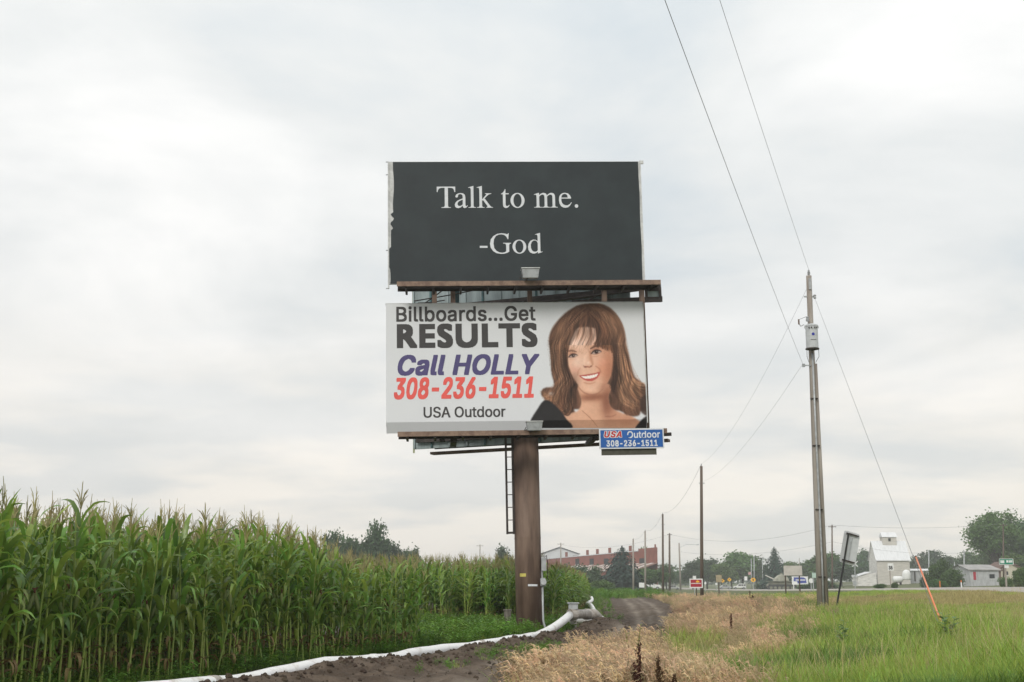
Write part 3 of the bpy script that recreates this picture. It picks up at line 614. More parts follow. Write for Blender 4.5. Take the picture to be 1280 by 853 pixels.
# layered locks: dark gaps, then bright edges, on both falls
for k in range(7):
    o_ = k * 13 + prg.uniform(-9, 9); w0 = prg.uniform(-10, 10); stroke([(168 + o_ * .7, 330), (165 + o_ * .9, 430), (190 + o_ * .9, 530), (150 + o_ * 1.3 + w0, 640 + w0), (190 + o_, 700 - w0 * 2)], 3.4, (50, 32, 26), .5, HA); stroke([(173 + o_ * .7, 300), (171 + o_ * .9, 430), (197 + o_ * .9, 530), (158 + o_ * 1.3 + w0, 636 + w0), (200 + o_ - w0, 694 - w0 * 2)], 2.4, lt[k % 3], .6, HA)
    stroke([(540 + o_ * .5, 300), (548 + o_ * .8, 420), (556 + o_, 520), (590 + o_ * 1.4 + w0, 610), (640 + o_ * 1.2, 690 - o_ + w0 * 2)], 3.4, (52, 34, 27), .5, HA); stroke([(546 + o_ * .5, 290), (555 + o_ * .8, 420), (564 + o_, 520), (600 + o_ * 1.4, 606), (655 + o_ * 1.1, 680 - o_)], 2.6, (200, 158, 122) if k % 2 else lt[0], .65, HA)
# light and tone over the face
blob(300, 405, 34, 42, (246, 214, 196), .6, .2, FM); blob(342, 400, 9, 40, (246, 214, 194), .4, .1); blob(366, 408, 9, 8, (250, 222, 206), .5); blob(300, 290, 44, 36, (246, 214, 196), .5, 0, FM); blob(384, 566, 26, 16, (240, 202, 180), .4); blob(500, 480, 34, 90, (166, 108, 84), .45, 0, FM); blob(452, 400, 30, 22, (226, 160, 136), .4); blob(286, 450, 30, 22, (230, 166, 146), .4)
blob(470, 560, 46, 26, (158, 102, 80), .5, -.5, FM); blob(400, 618, 92, 20, (136, 86, 66), .75, -.1, CM); blob(478, 650, 30, 90, (128, 80, 62), .7, 0, CM); stroke([(300, 548), (340, 588), (386, 603), (428, 592), (462, 562)], 5, (150, 98, 76), .55)
grain = blur(np.random.default_rng(5).normal(0, 1, IM.shape[:2]), 5); IM = np.clip(IM * (1 + .05 * (grain * np.clip(HM + FM + CM, 0, 1))[..., None]), 0, 1); IM = np.stack([blur(IM[..., k], 1.0) for k in range(3)], -1)
# flow of single hairs: streak noise along lines that fan out from the crown
wv = np.interp(GV, [48, 110, 200, 300, 450, 560, 640, 760], [70, 160, 216, 234, 255, 300, 330, 330]); rr_h = (GU - 362) / wv + .05 * np.sin(GV * .021 + 1) + .025 * np.sin(GV * .047)
stk = .45 * vnoise(rr_h * 15 + 50, GV * .010, 1) + .33 * vnoise(rr_h * 34 + 90, GV * .014, 1) + .22 * vnoise(rr_h * 75 + 10, GV * .02, 1)
HO = HM * (1 - FM * (GV > 300)) * (1 - CM); lum = 1 + .95 * (stk - .5) * HO * np.clip((GV - 40) / 120, .35, 1)
big = .5 + .5 * np.sin(rr_h * 9 + 1.2 * np.sin(GV * .012)); lum *= 1 + .22 * (big - .5) * HO * np.clip((GV - 250) / 200, 0, 1)
IM = np.clip(IM * lum[..., None] * np.where(HO[..., None] > .5, np.array([.90, .92, .95]), 1), 0, 1)
# black top
fill([(14, 762), (58, 690), (92, 642), (128, 640), (188, 690), (232, 748), (262, 806), (14, 806)], (38, 36, 37), 3); fill([(660, 806), (676, 775), (700, 748), (730, 735), (730, 806)], (40, 36, 36), 3); fill([(690, 622), (712, 606), (730, 600), (730, 720), (700, 718), (684, 690)], (58, 42, 36), 4, .85)
IM = np.clip(IM + np.random.default_rng(3).normal(0, .006, IM.shape[:2])[..., None], 0, 1)
inky = np.clip(pmask([(U0 - 50, V0 - 50), (U1 + 50, V0 - 50), (U1 + 50, V1 + 50), (U0 - 50, V1 + 50)], 0, False), 0, 1)
pm = MB(); 
for v in gv:
    for u in gu:
        p = L(660 + u / 4.875, 370 + v / 4.874, YT); pm.v.append((min(p.x, LX1 - .003), yl(p.z) - .0030, p.z))
ny, nx = GU.shape
pm.f = [(i * nx + k, (i + 1) * nx + k, (i + 1) * nx + k + 1, i * nx + k + 1) for i in range(ny - 1) for k in range(nx - 1)]
def print_mat():
    m = bpy.data.materials.new('printed_portrait'); m.use_nodes = True; t = m.node_tree; p = t.nodes['Principled BSDF']; a = t.nodes.new('ShaderNodeVertexColor'); a.layer_name = 'ink'
    t.links.new(a.outputs[0], p.inputs['Base Color']); p.inputs['Roughness'].default_value = .5; p.inputs['Specular IOR Level'].default_value = .3; return m
po = pm.build('portrait_print', print_mat(), LO)
ca = po.data.color_attributes.new('ink', 'FLOAT_COLOR', 'POINT'); cols = np.ones((ny * nx, 4), np.float32); cols[:, :3] = tolin(IM).reshape(-1, 3); ca.data.foreach_set('color', cols.ravel())
# rear faces, splayed open to the left (seen from behind and below)
def rear(px0, px1, d0, d1, z0, z1, name):
    a = BMI @ P(px0, 727, d0); b = BMI @ P(px1, 727, d1)
    A = Vector((a.x, a.y, 0)); Bq = Vector((b.x, b.y, 0)); t = (Bq - A).normalized(); nrm = Vector((-t.y, t.x, 0)); nrm = nrm if nrm.y > 0 else -nrm
    r = MB(); p0, p1 = A, Bq; vs = [p0, p1, p1 + nrm * .08, p0 + nrm * .08]
    r.add([Vector((v.x, v.y, z)) for z in (z0, z1) for v in vs], [(3, 2, 1, 0), (4, 5, 6, 7), (0, 1, 5, 4), (1, 2, 6, 5), (2, 3, 7, 6), (3, 0, 4, 7)])
    o = r.build(name, BACKP, BB)
    Ln = (Bq - A).length
    for k in range(13):
        s = Ln * k / 12; c = A + t * s - nrm * .035; MB().box((c.x, c.y, (z0 + z1) / 2), (.06, .06, z1 - z0 - .02), Matrix.Rotation(math.atan2(t.y, t.x), 3, 'Z')).build('rib', TEAL if k % 3 == 1 else BACKP, o)
    for zz2 in (z0 + .25, z0 + 1.8, z1 - .3):
        MB().bar((A + t * .1 - nrm * .11) + Vector((0, 0, zz2)), (Bq - t * .1 - nrm * .11) + Vector((0, 0, zz2)), .08, .12).build('stringer', DSTEEL, o)
    MB().bar(A - nrm * .0 - t * .035 + Vector((0, 0, z0 - .12)), A - t * .035 + Vector((0, 0, z1)), .06, .06).build('edge_trim', mat('pale_green_trim', (.45, .48, .30), .6), o)
    return A, Bq, t, nrm
rA, rB, rt, rn = rear(519.5, 800, 41.0, 38.6, LZ0 + .05, LZ1, 'rear_lower_face')
rear(519.5, 800, 41.0, 38.6, UZ0 + .05, UZ1, 'rear_upper_face')
# catwalks
def catwalk(z, x0, x1, posts):
    c = MB(); c.bb(x0, x1, YF - .86, YF - .82, z - .10, z + .035); o = c.build('catwalk', CATW, BB)
    MB().bb(x0, x1, YF - .20, YF - .16, z - .10, z + .0).build('rear_rail', DSTEEL, o)
    nb = 6
    for k in range(nb): 
        y = YF - .79 + k * .1; MB().bb(x0 + .01, x1 - .01, y, y + .075, z - .04, z - .01).build('deck_plank', DSTEEL, o)
    for k in range(10):
        x = x0 + .25 + (x1 - x0 - .5) * k / 9; MB().bb(x - .03, x + .03, YF - .815, YF + .1, z - .14, z - .05).build('joist', DSTEEL, o)
    return o
cu_ = catwalk(UZ0 - .16, L(496, 352, YF - .86).x, L(826, 352, YF - .86).x, 0)
cl_ = catwalk(LZ0 - .10, L(497, 543, YF - .86).x, L(834, 540, YF - .86).x, 0)
# end bracket of the upper catwalk (open rectangular frame) and of the lower one
xe = L(826, 352, YF - .86).x
q = MB(); a0 = L(806, 362, YF - .3); a1 = L(827, 376, YF - .3)
for (xa, xb, za, zb_) in ((a0.x, a1.x, a0.z - .04, a0.z + .04), (a0.x, a1.x, a1.z - .04, a1.z + .04), (a0.x - .0, a0.x + .07, a1.z + .04, a0.z - .04), (a1.x - .07, a1.x, a1.z + .04, a0.z - .04)): q.bb(xa, xb, YF - .34, YF - .26, za, zb_)
q.build('end_bracket', DSTEEL, BB)
MB().bb(a0.x + .07, a1.x - .07, YF - .29, YF - .28, a1.z + .12, a0.z - .045).build('bracket_plate', BACKP, BB)
# posts between the two decks, main beams, braces
for px, yy in ((543, -.5), (566, -.3), (571, .55), (755, -.5), (802, -.45), (662, .5)):
    x = L(px, 365, yy).x; MB().bb(x - .07, x + .07, yy - .08, yy + .08, LZ0 + .1, UZ1 - .3).build('post', STEEL if px != 571 else TEAL, BB)
MB().bb(-3.3, 3.35, .05, .35, 8.95, 9.15).build('upper_beam', STEEL, BB)
MB().bar(L(655, 379, 2.2), L(826, 357, 1.0), .14, .16).build('rear_upper_beam', DSTEEL, BB)
MB().bar(L(715, 379, 1.6), L(828, 374, .9), .10, .16).build('rear_upper_rail', DSTEEL, BB)
MB().bb(-3.2, 3.35, -.12, .12, 5.75, 5.98).build('lower_beam', STEEL, BB)
a = BMI @ P(540, 563, 41.6); b = BMI @ P(836, 547, 38.9)
MB().bar((a.x, a.y, 5.56), (b.x, b.y, 5.56), .32, .08).build('rear_catwalk', STEEL, BB)
MB().bar((a.x + .1, a.y - .5, 5.70), (b.x, b.y - .45, 5.70), .08, .10).build('rear_rail', DSTEEL, BB)
for px in (567, 742):
    x = L(px, 553, .8).x; MB().bb(x - .09, x + .09, .3, 2.2, 5.50, 5.60).build('outrigger', DSTEEL, BB); MB().bb(x - .10, x + .10, .35, .50, 5.45, 6.3).build('hanger', DSTEEL, BB)
x = L(553, 553, 0.).x; MB().bb(x - .08, x + .08, -.1, .0, 5.42, 5.80).build('junction_box', DSTEEL, BB)
q = MB(); c = L(772, 561, .9); q.box((c.x, c.y, c.z), (.5, .3, .14)); q.build('rear_floodlight', GALV, BB)
for (x0_, z0_, x1_, z1_, y_) in ((-3.2, 9.55, -1.0, 9.95, -.2), (-.9, 9.60, 2.6, 9.98, .9), (-2.9, 9.45, -2.2, 9.98, -.3), (1.9, 9.50, 2.8, 10.0, -.35), (-3.1, 9.62, -2.3, 9.70, .4)):
    MB().tube([(x0_, y_, z0_), ((x0_ + x1_) / 2, y_, (z0_ + z1_) / 2 - .02), (x1_, y_, z1_)], .018, 5).build('cable', DSTEEL, BB)
# floodlights on arms out in front of each deck
def flood(px0, px1, py0, py1, zdeck):
    yq = YF - 1.05; a = L(px0, py1, yq); b = L(px1, py0, yq); q = MB(); w_, h_ = b.x - a.x, b.z - a.z; cx = (a.x + b.x) / 2; z = a.z
    q.add([(cx - w_ * .42, yq - .1, z), (cx + w_ * .42, yq - .1, z), (cx + w_ * .42, yq + .14, z + .02), (cx - w_ * .42, yq + .14, z + .02), (cx - w_ / 2, yq - .14, z + h_), (cx + w_ / 2, yq - .14, z + h_), (cx + w_ / 2, yq + .18, z + h_ * .9), (cx - w_ / 2, yq + .18, z + h_ * .9)], [(3, 2, 1, 0), (4, 5, 6, 7), (0, 1, 5, 4), (1, 2, 6, 5), (2, 3, 7, 6), (3, 0, 4, 7)])
    o = q.build('floodlight', GALV, BB, bevel=.01)
    MB().bb(cx - w_ / 2 - .01, cx + w_ / 2 + .01, yq - .16, yq + .2, z + h_ + .002, z + h_ + .025).build('visor', TRIM, o)
    MB().tube([(cx - .06, yq + .02, z + .03), (cx - .10, yq + .03, zdeck - .10), (cx - .10, YF - .3, zdeck - .15)], .025, 6).build('arm', DSTEEL, o)
    MB().tube([(cx - w_ * .5, yq + .1, z + h_ * .5), (cx - w_ * .62, yq + .12, z + .02), (cx - w_ * .45, yq + .15, zdeck - .05)], .012, 5).build('cable', DSTEEL, o)
flood(652, 674, 337, 348.5, UZ0); flood(658, 678, 528, 539, LZ0)
# small blue name sign hung on the lower catwalk
BLUE = mat('blue_sign_paint', (.012, .10, .36), .5, .08, 5)
yb = YF - .95; a = L(749.5, 561.5, yb); b = L(829.5, 535.5, yb)
SG = MB().bb(a.x, b.x, yb, yb + .03, a.z, b.z).build('name_sign', INKW, BB); MB().bb(a.x + .035, b.x - .035, yb - .004, yb + .001, a.z + .035, b.z - .035).build('sign_field', BLUE, SG)
MB().bb(L(752, 560, yb).x, L(821, 560, yb).x, yb + .06, yb + .075, L(785, 569, yb + .06).z, a.z + .3).build('backing_board', mat('olive_board', (.075, .075, .055), .8), SG)
MB().bb(a.x + .3, a.x + .34, yb + .03, YF - .86, a.z + .2, b.z - .1).build('hanger', DSTEEL, SG); MB().bb(b.x - .34, b.x - .3, yb + .03, YF - .86, a.z + .2, b.z - .1).build('hanger', DSTEEL, SG)
REDI = mat('red_sign_ink', (.50, .02, .025), .5)
fit(sans('USA', .085, .25, 1.12), (754.6, 777.6, 538.6, 547.6), yb - .006, 'lettering', INKW, SG); fit(sans('USA', .03, .25, 1.16), (755.2, 777, 539.1, 547.1), yb - .0075, 'lettering', REDI, SG)
fit(sans('Outdoor', .02, 0, 1.02), (784, 825, 539.0, 547.6), yb - .006, 'lettering', INKW, SG); fit(sans('308-236-1511', .03, 0, 1.1), (758, 822, 550.2, 558.2), yb - .006, 'lettering', INKW, SG)
# peeled spots in the sign's letters
for px, py, w_, h_ in ((785.5, 545.5, 3.6, 2.6), (804.5, 545.8, 2.6, 2.2), (786, 552.0, 3.2, 1.4)):
    c = L(px, py, yb); MB().box((c.x, yb - .0095, c.z), (w_ * .0236, .002, h_ * .0236)).build('peeled_patch', BLUE, SG)
# ladder beside the column
LD = MB(); x0, x1 = L(633, 600, -.1).x, L(641.2, 600, -.1).x; zb0, zt0 = L(637, 668, -.1).z, 5.7
o = MB().bb(x0 - .03, x0 + .03, -.13, -.07, zb0, zt0).build('ladder', DSTEEL, BB); MB().bb(x1 - .03, x1 + .03, -.13, -.07, zb0, zt0).build('ladder_rail', DSTEEL, o)
k = 0; z = zb0 + .04
while z < zt0:
    th_ = .03 if k % 7 == 0 else .012; MB().bb(x0 + .031, x1 - .031, -.10 - th_ * .8, -.10 + th_ * .8, z - th_, z + th_).build('rung', DSTEEL, o); z += .36; k += 1
for z in (zb0 + .3, zb0 + 1.7): MB().bb(x1 + .031, x1 + .12, -.12, -.08, z, z + .05).build('ladder_bracket', DSTEEL, o)
# electrical service on the column's right side
a = L(674.5, 714, -.1); b = L(681.5, 697, -.1); MB().bb(.36, b.x + .02, -.2, .05, a.z, b.z).build('breaker_box', GALV, BB, bevel=.01)
c = L(679, 728, -.12); o = MB().box((c.x - .02, -.10, c.z), (.17, .18, .22)).build('meter_box', GALV, BB, bevel=.02)
q = MB(); q.tube([(c.x + .0, -.19, c.z + .01), (c.x, -.26, c.z + .01)], .085, 14); q.build('meter_dial', mat('pale_glass', (.55, .57, .58), .2), o, smooth=False)
q = MB(); q.tube([(c.x - .03, -.1, c.z - .1), (c.x - .03, -.1, .35), (c.x + .02, -.12, .12), (c.x + .10, -.16, -.05)], .035, 8); q.build('conduit', GALV, BB, smooth=True)
q = MB(); q.tube([(c.x + .05, -.1, b.z + .0), (c.x + .11, -.1, b.z + .06), (c.x + .14, -.1, b.z - .15), (c.x + .13, -.1, c.z + .1)], .012, 6); q.build('cable', DSTEEL, BB)
q = MB(); q.tube([(c.x - .03, -.1, a.z + .0), (c.x - .03, -.1, c.z + .1)], .03, 8); q.build('conduit', GALV, BB)
# ---------------------------------------------------------------- irrigation line
PVC = mat('white_pvc', (.80, .80, .80), .4, .06, 3.5, col2=(.50, .45, .39), f2=(.52, .72)); GPVC = mat('dusty_grey_pvc', (.40, .37, .34), .6, .2, 8, col2=(.25, .22, .19))
def zg(x, y): return Hs(x, y)
path = []
for y in np.arange(8.5, 33.4, .6):
    x = np.interp(y, LY, LX) + .02 + .05 * sin(y * .9); path.append((x, y, zg(x, y) + .085 + .02 * sin(y * 1.3)))
xe_, ye_ = path[-1][0], path[-1][1]
tip = P(713, 768.5, 37.6)
for t in np.linspace(.12, 1, 9): 
    s = t; path.append((xe_ + (tip.x - xe_) * s, ye_ + (tip.y - ye_) * s, (zg(xe_, ye_) + .09) * (1 - s ** 1.6) + tip.z * s ** 1.6))
IP = thing('irrigation_pipe', 'long white plastic irrigation pipe lying along the dirt berm by the corn', 'pipe', path[0]); IP['_org'] = list(path[0])
MB().tube(path, .112, 18).build('pipe_run', PVC, IP, smooth=True)
for k in (6, 15, 24, 33):
    a_, b_ = Vector(path[k]), Vector(path[k + 1]); dv = (b_ - a_).normalized(); MB().tube([a_ - dv * .09, a_ + dv * .09], .118, 18).build('coupling', GPVC if k % 2 else PVC, IP, smooth=False)
VL = thing('irrigation_valve', 'grey elbowed irrigation valve with a box lid at the end of the white pipe', 'valve', (0, 0, 0))
VL.location = (tip.x, tip.y, 0); VL['_org'] = [tip.x, tip.y, 0.]
e0 = P(736, 768, 38.8); e1 = P(747, 771, 39.3)
MB().tube([tip, tip + Vector((.12, .12, .015)), e0], [.14, .135, .13], 16).build('cross_pipe', GPVC, VL, smooth=True)
MB().tube([tip + Vector((-.02, -.02, 0)), tip + Vector((.16, .1, .012))], .165, 16).build('collar', GPVC, VL)
MB().tube([e0 + Vector((-.12, -.1, 0)), e0 + Vector((.02, .02, 0))], .16, 16).build('collar', GPVC, VL)
MB().tube([e0, e0 + Vector((.18, .10, 0)), e1 + Vector((0, 0, -.02)), e1 + Vector((.06, .03, -.16)), e1 + Vector((.06, .03, -.55))], .145, 16).build('elbow', GPVC, VL, smooth=True)
bx0 = P(716.5, 763, 37.7); MB().tube([bx0 + Vector((0, 0, -.9)), bx0 + Vector((0, 0, .02))], .10, 12).build('riser', GPVC, VL, smooth=True)
MB().box(bx0 + Vector((0, 0, .10)), (.27, .27, .16)).build('valve_box', GALV, VL, bevel=.012); MB().box(bx0 + Vector((0, 0, .20)), (.34, .33, .035)).build('lid', GALV, VL, bevel=.008)
fp = [(e1.x + .02, e1.y + .2, zg(e1.x, e1.y) + .18), (3.05, 43, zg(3, 43) + .14), (3.5, 55, zg(3.5, 55) + .16), (4.35, 72, zg(4.3, 72) + .16), (4.6, 80, zg(4.6, 80) + .16), (6.0, 98, zg(6, 98) + .16), (7.2, 118, zg(7.2, 118) + .16)]
fp = [tuple(v) for v in smooth([p for p in fp], 6, False)]
MB().tube(fp, .125, 12).build('irrigation_pipe', PVC, smooth=True, label='far run of white pipe winding away behind the valve', category='pipe')
b0 = [P(705, 777, 40.5), P(722, 775, 40.2), P(738, 774, 40.0)]
MB().tube(b0, .11, 12).build('irrigation_pipe', PVC, smooth=True, label='short white pipe stub lying behind the grey valve', category='pipe')
# short grey post by the column
c = gpx(634.5, 789); ps = MB(); ps.box((c.x, c.y, c.z + .28), (.22, .20, .66)); o = thing('stub_post', 'short weathered grey post standing left of the billboard column', 'post', c); o['_org'] = list(c)
WOODG = mat('weathered_wood', (.20, .18, .155), .85, .25, 8, stretch=(1, 1, .15), bump=.004, bscale=30)
ps.build('post_body', WOODG, o, bevel=.015); MB().box((c.x, c.y, c.z + .62), (.26, .24, .04)).build('post_cap', WOODG, o); MB().box((c.x, c.y, c.z + .03), (.28, .26, .12)).build('post_foot', mat('rough_concrete', (.22, .2, .18), .9, .2, 7), o)
# ---------------------------------------------------------------- corn
LEAF = leafmat('corn_leaf', (.115, .215, .034), .5, .38, .34, col2=(.20, .30, .055), scale=2., spec=.55)
STALK = leafmat('corn_stalk', (.24, .31, .06), .2, .0, .5, col2=(.20, .26, .06)); TASS = leafmat('corn_tassel', (.40, .35, .18), .25, .3, .8, col2=(.30, .29, .12))
HUSK = leafmat('corn_husk', (.15, .21, .06), .2, .1, .6, col2=(.22, .24, .09)); DRYL = leafmat('dry_corn_leaf', (.24, .17, .07), .25, .2, .7); SILK = leafmat('corn_silk', (.13, .06, .03), .2, 0, .8)
def leaf_mesh(seed, ln, wd, droop, m=LEAF, up=62):
    r = random.Random(seed); n = 8; q = MB(); x = y = 0.; z = 0.; ang = radians(up); tw = r.uniform(-.5, .5); side = r.uniform(-.18, .18); yaw = 0.
    for i in range(n + 1):
        t = i / n; w_ = wd * (sin(pi * min(1, .16 + .84 * t)) ** .75) * (1 - t ** 5) * .5 + (.012 if t < 1 else .002)
        roll = tw * t * 1.4; nx_, ny_ = -sin(yaw), cos(yaw)
        ed = .35 * w_ + .006 * sin(i * 2.3 + seed)
        for s in (-1, 0, 1):
            q.v.append((x + nx_ * s * w_ * cos(roll), y + ny_ * s * w_ * cos(roll), z + s * w_ * sin(roll) + (ed if s else 0)))
        st = ln / n; x += cos(ang) * cos(yaw) * st; y += cos(ang) * sin(yaw) * st; z += sin(ang) * st; ang -= droop / n * (0.35 + 1.7 * t); yaw += side / n * 3
    for i in range(n):
        for k in (0, 1): q.f.append((i * 3 + k, i * 3 + k + 1, i * 3 + k + 4, i * 3 + k + 3))
    return q.mesh('leaf', m, True)
LM = [leaf_mesh(i, random.uniform(.56, .82), random.uniform(.050, .074), radians(random.uniform(80, 200))) for i in range(12)]
UM = [leaf_mesh(20 + i, random.uniform(.38, .54), random.uniform(.045, .062), radians(random.uniform(30, 110)), up=70) for i in range(5)]
DM = [leaf_mesh(30 + i, .6, .05, radians(190), DRYL, 30) for i in range(2)]
def stalk_mesh(i, h):
    r = random.Random(i); pts = []; lean = r.uniform(-.03, .03)
    for k in range(7): t = k / 6; pts.append((lean * t * h + .012 * (k % 2), .01 * (k % 3), t * h - .06))
    return MB().tube(pts, [.017, .016, .015, .0135, .012, .010, .006], 6, False).mesh('stalk', STALK, True)
def tassel_mesh(i):
    r = random.Random(100 + i); q = MB(); q.tube([(0, 0, 0), (r.uniform(-.02, .02), 0, .18), (r.uniform(-.04, .04), 0, .40)], [.005, .007, .003], 4, False)
    for k in range(6):
        a = r.uniform(0, 6.28); z = r.uniform(.03, .16); l = r.uniform(.16, .27); sp = r.uniform(.2, .6)
        q.tube([(0, 0, z), (cos(a) * l * sp * .5, sin(a) * l * sp * .5, z + l * .6), (cos(a) * l * sp, sin(a) * l * sp, z + l * (.95 - .3 * sp))], [.004, .006, .003], 3, False)
    return q.mesh('tassel', TASS, False)
def ear_mesh(i):
    q = MB(); q.tube([(0, 0, 0), (.03, 0, .07), (.06, 0, .17), (.075, 0, .24)], [.012, .030, .027, .010], 7); return q.mesh('ear', HUSK, True)
SM = [stalk_mesh(i, 2.18) for i in range(5)]; TM = [tassel_mesh(i) for i in range(5)]; EM = ear_mesh(0); SK = MB().tube([(.075, 0, .235), (.09, 0, .28), (.115, 0, .29)], [.012, .016, .008], 6).mesh('silk', SILK)
def plant_spec(i):
    """list of (kind, mesh, z, azimuth) for one corn plant"""
    r = random.Random(500 + i); a0 = r.uniform(0, pi); out_ = [('stalk', SM[i % 5], 0, 0, 1)]
    nl = 14
    for k in range(nl):
        t = k / (nl - 1); z = .28 + 1.66 * t ** .95; az_ = a0 + (k % 2) * pi + r.gauss(0, .35)
        if k < 3: me_, s = (r.choice(DM) if r.random() < .6 else r.choice(LM)), .7
        elif k < 11: me_, s = r.choice(LM), r.uniform(.85, 1.1)
        else: me_, s = r.choice(UM), r.uniform(.85, 1.05)
        out_.append(('leaf', me_, z, az_, s))
    out_.append(('tassel', TM[i % 5], 2.08, r.uniform(0, 6), 1))
    if i % 3 != 2: out_.append(('ear', EM, .95 + .1 * r.random(), a0 + r.choice((0, pi)), 1.05)); 
    return out_
NP = 8; SPEC = [plant_spec(i) for i in range(NP)]
def merged(i):
    """a whole plant as one mesh, for the uncounted depth of the field"""
    mats = []; vs = []; fs = []; mi = []
    for kind, me_, z, az_, s in SPEC[i]:
        mm = me_.materials[0]
        if mm not in mats: mats.append(mm)
        c, sn = cos(az_), sin(az_); o = len(vs); vs += [((v.co.x * c - v.co.y * sn) * s, (v.co.x * sn + v.co.y * c) * s, v.co.z * s + z) for v in me_.vertices]
        for p in me_.polygons: fs.append(tuple(k + o for k in p.vertices)); mi.append(mats.index(mm))
    me2 = bpy.data.meshes.new('corn'); me2.from_pydata(vs, [], fs)
    for mm in mats: me2.materials.append(mm)
    me2.polygons.foreach_set('material_index', mi); me2.polygons.foreach_set('use_smooth', [True] * len(fs)); return me2
CORN = [merged(i) for i in range(NP)]
def along(poly, step):
    p = np.array(poly, float); d = np.r_[0, np.cumsum(np.hypot(*np.diff(p, axis=0).T))]; s = np.arange(0, d[-1], step); return np.column_stack([np.interp(s, d, p[:, 0]), np.interp(s, d, p[:, 1])])
EA = [(-10.6, 1.5), (-6.45, 14.6), (-5.25, 18.5), (-3.7, 24), (-2.0, 29.6)]; EB = [(-11, 47.5), (-2.5, 48.2), (1.3, 47.2)]; EC = [(1.35, 44.6), (2.9, 60), (4.4, 80), (6.7, 125), (8.6, 160)]
plants = []
for poly, nrm, rows, key in ((EA, (-.957, .29), 11, 'A'), (EB, (-.03, 1.), 8, 'B'), (EC, (-.995, .09), 6, 'C')):
    for k in range(rows):
        for x, y in along(poly, .16):
            x2 = x + nrm[0] * k * .74 + random.gauss(0, .05); y2 = y + nrm[1] * k * .74 + random.gauss(0, .04) + .05 * k
            if key == 'A' and k and y2 > 29.9 + .25 * k: continue
            if random.random() < .05: continue
            a_ = x2 / max(y2, 1); d = y2
            if key == 'C': hf = float(np.interp(d, [44, 75, 127, 160], [.88, .76, .52, .45]))
            else:
                lo_ = min(1., (1.45 + .0222 * d) / 2.56); t = float(sstep((a_ + .166) / .052)); hf = 1.035 * (1 - t) + lo_ * t
                if key == 'B': hf = lo_
            if x2 / max(y2, 1) < -.62 or y2 < 3: continue
            plants.append((x2, y2, hf * random.uniform(.91, 1.07), key, k))
vis = [p for p in plants if p[3] == 'A' and -.44 < p[0] / p[1] and p[4] < 4]
vis.sort(key=lambda p: (p[4] > 1) * 6 + (p[4] > 2) * 9 + p[1]); ind = vis[:300]; ids = set(map(id, ind)); rest = [p for p in plants if id(p) not in ids]
PROTO = []
GRP = 'corn plants along the near edge of the field'; CLAB = 'tall green corn plant with tassel in the front rows of the near field edge'
for i in range(NP):
    t = thing('corn_plant', CLAB, 'corn plant', (0, 0, 0), group=GRP)
    for kind, me_, z, az_, s in SPEC[i]:
        o = newobj(kind, me_, t); o.location = (0, 0, z); o.rotation_euler = (0, 0, az_); o.scale = (s, s, s)
        if kind == 'ear': newobj('silk', SK, o)
    PROTO.append(t)
used = set()
for x, y, hf, key, k in ind:
    i = random.randrange(NP)
    if i in used: t = copy_tree(PROTO[i])
    else: t = PROTO[i]; used.add(i)
    t.location = (x, y, Hs(x, y) - .02); t.rotation_euler = (random.gauss(0, .06), random.gauss(0, .06), random.uniform(0, 6.28)); t.scale = (hf ** .5, hf ** .5, hf)
n = len(rest); pts = np.array([(p[0], p[1], Hs(p[0], p[1]) - .02) for p in rest]); hh = np.array([p[2] for p in rest])
scatter('corn_field', pts, rng.uniform(0, 6.28, n), np.column_stack([hh ** .5, hh ** .5, hh]), rng.integers(0, NP, n), CORN, dict(label='dense green cornfield with pale tassels behind its front rows', category='corn'), rng.normal(0, .06, (n, 2)))
# ---------------------------------------------------------------- grasses
GREEN = leafmat('green_grass', (.215, .335, .052), .38, .40, .6, col2=(.32, .395, .085), scale=4); DARKG = leafmat('dark_grass', (.135, .240, .040), .3, .3, .6, scale=4)
OLIVE = leafmat('olive_grass', (.42, .36, .15), .3, .3, .7, scale=4); TAN = leafmat('tan_grass', (.61, .49, .30), .38, .38, .85, col2=(.43, .33, .18), scale=5); TANH = leafmat('tan_seed', (.69, .555, .37), .38, .38, .9, col2=(.51, .38, .235), scale=14)
WEED = leafmat('weed_leaf', (.13, .26, .032), .3, .3, .5, scale=5); DOCK = leafmat('dock_seed', (.070, .030, .016), .3, .1, .9, scale=30)
def tuft(seed, m, nb, h, spread, wd, bend, rad_=.12):
    r = random.Random(seed); q = MB()
    for _ in range(nb):
        a = r.uniform(0, 6.28); bx, by = r.gauss(0, rad_), r.gauss(0, rad_); hh_ = h * r.uniform(.5, 1.1); s = spread * r.uniform(.2, 1.2); b = bend * r.uniform(.3, 1.2); ca, sa = cos(a), sin(a); w2 = wd * r.uniform(.6, 1.2)
        pr = []
        for t in (0, .4, .75, 1): 
            o_ = s * t + b * t * t; z = hh_ * (t - .35 * (b / max(hh_, .01)) * t * t); pr.append((bx + ca * o_, by + sa * o_, z))
        o = len(q.v); ws = (1, .9, .6, .08)
        for p, ww in zip(pr, ws): q.v += [(p[0] - sa * w2 * ww / 2, p[1] + ca * w2 * ww / 2, p[2]), (p[0] + sa * w2 * ww / 2, p[1] - ca * w2 * ww / 2, p[2])]
        for i in range(3): q.f.append((o + 2 * i, o + 2 * i + 1, o + 2 * i + 3, o + 2 * i + 2))
    return q.mesh('tuft', m, True)
